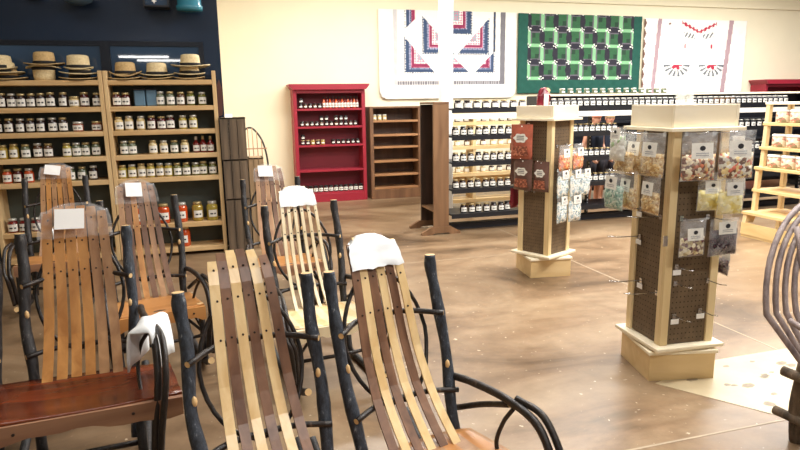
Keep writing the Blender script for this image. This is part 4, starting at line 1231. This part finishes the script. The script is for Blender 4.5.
def seat_part(root, w, mat, apron, boards=6, y0=-.28, y1=.175, z=.385, cx=0, across=False, scoops=1):
    nx, ny = 28, 14
    vs = []
    def top(x, y):
        u = (x-cx)/(w/2)
        uu = (u*scoops+ (0 if scoops == 1 else (1 if u < 0 else -1)))
        v = (y-y0)/(y1-y0)
        return z+.018*(1-v)-.012*v-.022*math.exp(-((v-.45)/.35)**2)*max(0, 1-uu*uu)
    for layer in (0, 1):
        for j in range(ny+1):
            for i in range(nx+1):
                u = -1+2*i/nx
                v = j/ny
                x = cx+u*w/2*(1-.06*v)
                yy = y0+(y1-y0)*v
                if v > .5: yy -= .05*abs(u)**3*(v-.5)*2
                if v < .2: yy += .03*abs(u)**5
                vs.append((x, yy, top(x, yy)-layer*.028))
    W1 = nx+1; off = W1*(ny+1)
    mb = MB()
    fs = [(j*W1+i, j*W1+i+1, (j+1)*W1+i+1, (j+1)*W1+i) for j in range(ny) for i in range(nx)]
    ms = []
    for j in range(ny):
        for i in range(nx):
            ms.append((i//3 if not across else j//2) % 2)
    mb.add(vs, fs+[(off+a, off+d, off+c, off+b) for a, b, c, d in fs], 0, True)
    for k, m in enumerate(ms): mb.m[k] = m
    edge = [(i, i+1) for i in range(nx)]+[(ny*W1+i+1, ny*W1+i) for i in range(nx)]+[((j+1)*W1, j*W1) for j in range(ny)]+[(j*W1+nx, (j+1)*W1+nx) for j in range(ny)]
    mb.add([], [])
    b0 = 0
    for a, b in edge:
        mb.f.append((a, off+a, off+b, b)); mb.m.append(0); mb.s.append(False)
    mb.build('seat', mat if isinstance(mat, list) else [mat, mat], root)
    if apron:
        n = 24
        pts_t = [(cx-w/2+w*i/n, z+.012) for i in range(n+1)]
        pts_b = [(cx-w/2+w*i/n, z-.055-.012*math.sin(i*.55+scoops)-.006*math.sin(i*1.7)) for i in range(n+1)]
        mbp = MB()
        v2 = [(x, y0-.012, zz) for x, zz in pts_t]+[(x, y0-.012, zz) for x, zz in pts_b]+[(x, y0+.012, zz) for x, zz in pts_t]+[(x, y0+.012, zz) for x, zz in pts_b]
        N = n+1
        f2 = []
        for i in range(n):
            f2 += [(i, N+i, N+i+1, i+1), (2*N+i, 2*N+i+1, 3*N+i+1, 3*N+i), (i, i+1, 2*N+i+1, 2*N+i), (N+i, 3*N+i, 3*N+i+1, N+i+1)]
        f2 += [(0, 2*N, 3*N, N), (n, N+n, 3*N+n, 2*N+n)]
        mbp.add(v2, f2)
        for u in (-.32, .05, .36):
            mbp.tube([(cx+u*w, y0-.011, z-.022), (cx+u*w, y0-.016, z-.022)], .006, 6, 1)
        mbp.build('seat_apron', [apron, M_NAIL], root)
def arm_part(root, s, x=.24, flare=.04, mat=M_TWIG, dz=-.12):
    """bent double-stick arm on side s"""
    b = MB()
    a1 = spline([(s*x, .27, .625+dz), (s*(x+.01), .12, .645+dz), (s*(x+flare*.6), -.06, .645+dz), (s*(x+flare), -.2, .60+dz), (s*(x+flare), -.285, .47+dz), (s*(x+flare*.6), -.30, .28), (s*(x+flare*.3), -.27, .10)], 6)
    b.tube(a1, .0155, 9, 0, 1, 1, .04)
    b.build('arm', [mat, M_CUT], root)
    b = MB()
    a2 = spline([(s*(x+flare*.6+.02), -.08, .655+dz), (s*(x+flare+.028), -.2, .625+dz), (s*(x+flare+.03), -.30, .49+dz), (s*(x+flare*.6+.025), -.325, .29), (s*(x+flare*.3+.02), -.30, .10)], 6)
    b.tube(a2, .013, 8, 0, 1, 1, .04)
    b.build('arm_companion_stick', [mat, M_CUT], root)
    MB().tube(spline([(s*(x+.005), .22, .50+dz), (s*(x+.02), .08, .57+dz), (s*(x+flare*.6), -.07, .632+dz)], 5), .0125, 8, 0, 1, 1).build('arm_brace', [mat, M_CUT], root)
    MB().tube(spline([(s*(x+flare*.6), -.09, .625+dz), (s*(x+.0), -.06, .56+dz), (s*(x-.02), -.05, .47+dz), (s*(x-.015), -.12, .385+dz), (s*(x+.005), -.22, .33+dz)], 6), .0085, 7, 0, 1, 1).build('arm_hoop', [mat, M_CUT], root)
def base_parts(root, x=.235, mat=M_TWIG, runner=M_BARK):
    for s in (-1, 1):
        MB().tube(spline([(s*x, -.42, .10), (s*x, -.25, .035), (s*x, -.02, .0205), (s*x, .25, .035), (s*x, .5, .115), (s*x, .62, .2)], 6), .02, 9, 0, 1, 1).build('rocker_runner', [runner, M_CUT], root)
        MB().tube(spline([(s*x, -.24, .045), (s*x*1.0, -.235, .22), (s*x*.98, -.23, .40)], 5), .019, 9, 0, 1, 1, .05).build('front_leg', [runner, M_CUT], root)
        MB().tube([(s*x, -.24, .25), (s*x*.97, .16, .26)], .011, 7).build('side_stretcher', mat, root)
    MB().tube([(-x, -.24, .20), (0, -.245, .195), (x, -.24, .20)], .011, 7).build('front_stretcher', mat, root)
    MB().tube(spline([(-x, -.235, .22), (-.12, -.22, .34), (0, -.21, .385), (.12, -.22, .34), (x, -.235, .22)], 5), .009, 7).build('front_hoop', mat, root)
def rocker(loc, rz, scale, label, slats, seat, apron, sz=.385, arms=(-1, 1), wrap=None, tagx=None, sw=.0355, wt=.107, wb=.147, bark_=(M_BARK, M_BARK), group='bentwood rocking chairs', thick=.007, tagz=1.03):
    r = empty('rocking_chair', loc, rz); tag(r, label, 'rocking chair', group)
    r.scale = (scale,)*3
    one_back(r, 0, slats, wt, wb, sw, mats_post=bark_, wrap=wrap, tagx=tagx, thick=thick, tagz=tagz)
    seat_part(r, .50, seat, apron, z=sz)
    for s in arms: arm_part(r, s)
    base_parts(r)
    return r
LT, DK, PL, OK_, TN = M_LIGHTS, M_WALS, M_PALES, M_OAKS, M_TANS
ROCK = {
 'D': ((0.147, 1.842, 0), 0.22, 1.03),
 'E': ((0.708, 1.949, 0), 0.27, 1.03),
 'B': ((-0.680, 2.922, 0), 0.09, 1.07),
 'C': ((-0.471, 4.147, 0), 0.22, 1.05),
 'A': ((-1.396, 5.751, 0), 0.08, 1.06),
 'F': ((0.550, 3.626, 0), 0.16, 1.03),
 'G': ((0.454, 5.052, 0), 0.10, 1.04)}
rocker(*ROCK['D'], 'rocking chair nearest the camera, light and walnut slats, no wrap on its crest', [LT, DK, LT, DK, LT, DK], [M_SEATO, M_SEATO], M_APRON, arms=(), bark_=(M_BARKB, M_BARKB))
rocker(*ROCK['E'], 'rocking chair with white foam on its crest, front row right, bent arm over bare floor', [DK, LT, DK, LT, DK, LT], [M_SEATO, M_TANS], None, sz=.345, arms=(1,), wrap=(M_FOAM, .965, .0, 0), bark_=(M_BARKB, M_BARKB))
rocker(*ROCK['C'], 'brown slatted rocking chair with orange oak seat before the right pine bookcase', [TN, DK, OK_, DK, TN, DK], [M_SEATO, M_SEATO], M_SEATO, wrap=(M_WRAP, .95, .016, 0), tagx=(-.015, .10, .085, -.06), tagz=1.04)
rocker(*ROCK['A'], 'tan rocking chair farthest left, in front of the left pine bookcase', [TN, OK_, TN, OK_, TN, OK_], [M_SEATO, M_SEATO], M_APRON, wrap=(M_WRAP, .97, .014, 0), tagx=(-.02, .12, .075, -.15), tagz=1.045)
rocker(*ROCK['F'], 'rocking chair with thin pale slats and white sheet over its crest, light slatted seat', [PL, PL, PL, PL, PL, PL], [M_PALES, M_LIGHTS], M_PALES, wrap=(M_FOAM, .965, .0, 0), sw=.02, wt=.112, wb=.14, thick=.014)
rocker(*ROCK['G'], 'brown slatted rocking chair with a white tag beside the stacked crates', [TN, DK, TN, DK, TN, DK], [M_SEATO, M_SEATO], M_APRON, wrap=(M_WRAP, .96, .014, 0), tagx=(-.03, .12, .085, -.05), tagz=1.045)
# the double rocker
r = empty('rocking_settee', *ROCK['B'][:2]); r.scale = (ROCK['B'][2],)*3; tag(r, 'double rocking settee with dark red-brown scooped seat at the lower left', 'settee')
one_back(r, 0, [OK_, OK_, OK_, OK_, TN, TN], .132, .165, .042, posts=(-.22, .22), mats_post=(M_BARK, M_BARKB), wrap=(M_WRAP, .95, .018, 0), tagx=(-.02, .125, .085, -.03), tagz=1.035)
one_back(r, -.57, [OK_, TN, OK_, TN, OK_, TN], .132, .165, .042, posts=(-.81, -.33), mats_post=(M_BARKB, M_BARK))
seat_part(r, 1.32, M_SEATR, M_APRON, cx=-.26, scoops=2, y0=-.30)
arm_part(r, 1, .255, .06, dz=-.01)
arm_part(r, -1, .825, .07)
for xx in (-.80, -.285, .235):
    MB().tube(spline([(xx, -.42, .10), (xx, -.25, .035), (xx, -.02, .0205), (xx, .25, .035), (xx, .5, .115), (xx, .62, .2)], 6), .02, 9, 0, 1, 1).build('rocker_runner', [M_BARK, M_CUT], r)
    MB().tube([(xx, -.26, .045), (xx, -.25, .38)], .02, 9, 0, 1, 1).build('front_leg', [M_BARK, M_CUT], r)
MB().tube([(-.80, -.24, .2), (.235, -.24, .2)], .012, 7).build('front_stretcher', M_TWIG, r)

# white packing foam folded over the settee's right arm
def foam_cover(loc, rz, label, w=.13, l=.2, h=.12):
    vs = []
    nu, nv = 16, 6
    for j in range(nv+1):
        for i in range(nu+1):
            a = PI*i/nu
            u = -1+2*i/nu
            x = -w/2*math.cos(a)*.62
            z = .045*math.sin(a)-max(0, abs(u)-.55)*h*1.9
            y = -l/2+l*j/nv
            vs.append((x*(1+.06*math.sin(j*2)), y, z+.008*math.sin(j*1.3+i*.6)-.05*(j/nv-.5)**2))
    W1 = nu+1
    o = MB().add(vs, [(j*W1+i, j*W1+i+1, (j+1)*W1+i+1, (j+1)*W1+i) for j in range(nv) for i in range(nu)], 0, True).build('foam_cover', M_FOAM, None, loc, rz)
    s = o.modifiers.new('thick', 'SOLIDIFY'); s.thickness = .008
    return tag(o, label, 'packing foam')
FB = ROCK['B'][0]
foam_cover((FB[0]+.322, FB[1]-.06, .668), -.25, 'white packing foam folded over the right arm of the settee', .21, .24, .17)
foam_cover((-1.35, 5.48, .66), .2, 'small white foam sleeve on the arm of the farthest left rocker', .08, .12, .08)

# ------------------------------------------------------------------ arched spindle chair behind the crates
r = empty('spindle_chair', (.42, 8.1, 0), .1); tag(r, 'arched spindle back chair behind the crates against the cream wall', 'chair')
arch = [(-.2, .1, .45), (-.205, .13, .75), (-.195, .16, 1.0), (-.15, .19, 1.2), (-.07, .21, 1.33), (0, .215, 1.37), (.07, .21, 1.33), (.15, .19, 1.2), (.195, .16, 1.0), (.205, .13, .75), (.2, .1, .45)]
MB().tube(spline(arch, 5), .012, 8).build('back_arch', M_TWIG, r)
for k in range(6):
    x = -.14+.056*k
    zt = 1.37-(abs(x)/.2)**2.2*.3
    MB().tube([(x, .1, .45), (x, .155, .95), (x, .19, zt)], .006, 6).build('spindle', M_TANS, r)
MB().tube([(-.2, .165, 1.1), (.2, .165, 1.1)], .008, 6).build('back_rail', M_TANS, r)
MB().box(-.22, .22, -.24, .16, .42, .455, bev=.012).build('seat', M_TANS, r)
for sx in (-1, 1):
    for sy in (-1, 1):
        MB().tube([(sx*.17, sy*.15-.03, .42), (sx*.21, sy*.19-.03, 0)], .014, 8).build('leg', M_TWIG, r)

# ------------------------------------------------------------------ bent willow chair at the right edge
r = empty('willow_chair', (2.89, 2.02, 0), .15); tag(r, 'bent willow twig armchair cut off by the right edge of the photo', 'armchair')
for k in range(4):
    o_ = k*.05
    pts = []
    for i in range(25):
        a = PI*(1.0-i/24)
        pts.append(((.47-o_)*math.cos(a), .20-.014*k+.10*math.sin(a), .66+(.50-o_*.8)*math.sin(a)))
    lo = [(-.31+o_*.1, -.06+.012*k, .24), (-.40+o_*.7, .05, .46)]
    pts = spline(lo, 4)[:-1]+pts+[Vector((-p[0], p[1], p[2])) for p in spline(lo, 4)[:-1]][::-1]
    MB().tube(pts, .0135, 8, wob=.06).build('bent_hoop', M_WILLOW, r)
for x in (-.26, -.13, 0, .13, .26):
    MB().tube(spline([(x, -.05, .38), (x, .14, .7), (x, .24, 1.05)], 4), .011, 7).build('back_twig', M_WILLOW, r)
for sx in (-1, 1):
    for y in (-.28, .12):
        MB().tube(spline([(sx*.27, y, 0), (sx*.28, y+.01, .2), (sx*.27, y, .42)], 4), .03, 9, 0, 1, 1, .08).build('leg', [M_LOG, M_CUT], r)
    MB().tube([(sx*.30, -.42, .33), (sx*.30, .2, .345)], .024, 9, 0, 1, 1, .06).build('side_rail', [M_LOG, M_CUT], r)
    MB().tube([(sx*.30, -.36, .12), (sx*.30, .22, .13)], .024, 9, 0, 1, 1, .06).build('side_rail', [M_LOG, M_CUT], r)
    MB().tube(spline([(sx*.34, -.35, .36), (sx*.42, -.2, .55), (sx*.46, .1, .66)], 5), .014, 8).build('arm_twig', M_WILLOW, r)
for (y, z) in ((-.28, .30), (-.24, .22), (-.28, .10)):
    MB().tube(spline([(-.43, y, z+.02), (-.25, y-.01, z), (.1, y, z), (.42, y, z+.01)], 4), .027, 9, 0, 1, 1, .08).build('front_rail', [M_LOG, M_CUT], r)
MB().tube(spline([(-.47, -.30, .37), (-.40, -.31, .33), (-.30, -.30, .24), (-.18, -.28, .16)], 5), [.026, .034, .036, .03], 9, 0, 1, 1, .08).build('knobby_branch', [M_LOG, M_CUT], r)
for k in range(9):
    x = -.24+.06*k
    MB().tube([(x, -.34, .375), (x, .1, .365)], .012, 7).build('seat_twig', M_WILLOW, r)
tag(MB().box(-.20, .20, .0, .1, 0, .42, bev=.04).build('seat_cushion', flat('green_print_cushion', (112, 124, 104), .85, var=.5, scale=30), None, (2.89, 2.05, .56), .15), 'green patterned cushion leaning in the willow armchair', 'cushion')

# ------------------------------------------------------------------ lamps hung behind the camera, mirrored in the dark panes
em = bpy.data.materials.new('lamp_tube'); em.use_nodes = True
pb = em.node_tree.nodes['Principled BSDF']
pb.inputs['Emission Color'].default_value = (1, .97, .92, 1); pb.inputs['Emission Strength'].default_value = 30
for i, (x, y) in enumerate(((-1.75, -3.2), (-1.45, -4.6), (1.6, -3.6))):
    o = empty('hanging_lamp', (x, y, 2.96)); tag(o, ['nearer left', 'lower left', 'right'][i]+' of three white strip lamps hung behind the viewer', 'lamp', 'strip lamps behind the viewer')
    MB().box(-.65, .65, -.08, .08, .03, .08).build('housing', M_WHITEP, o)
    MB().box(-.62, .62, -.05, .05, 0, .03).build('tube', em, o)
    MB().box(-.01, .01, -.01, .01, .08, 1.14).build('hanger', M_BLACK, o)
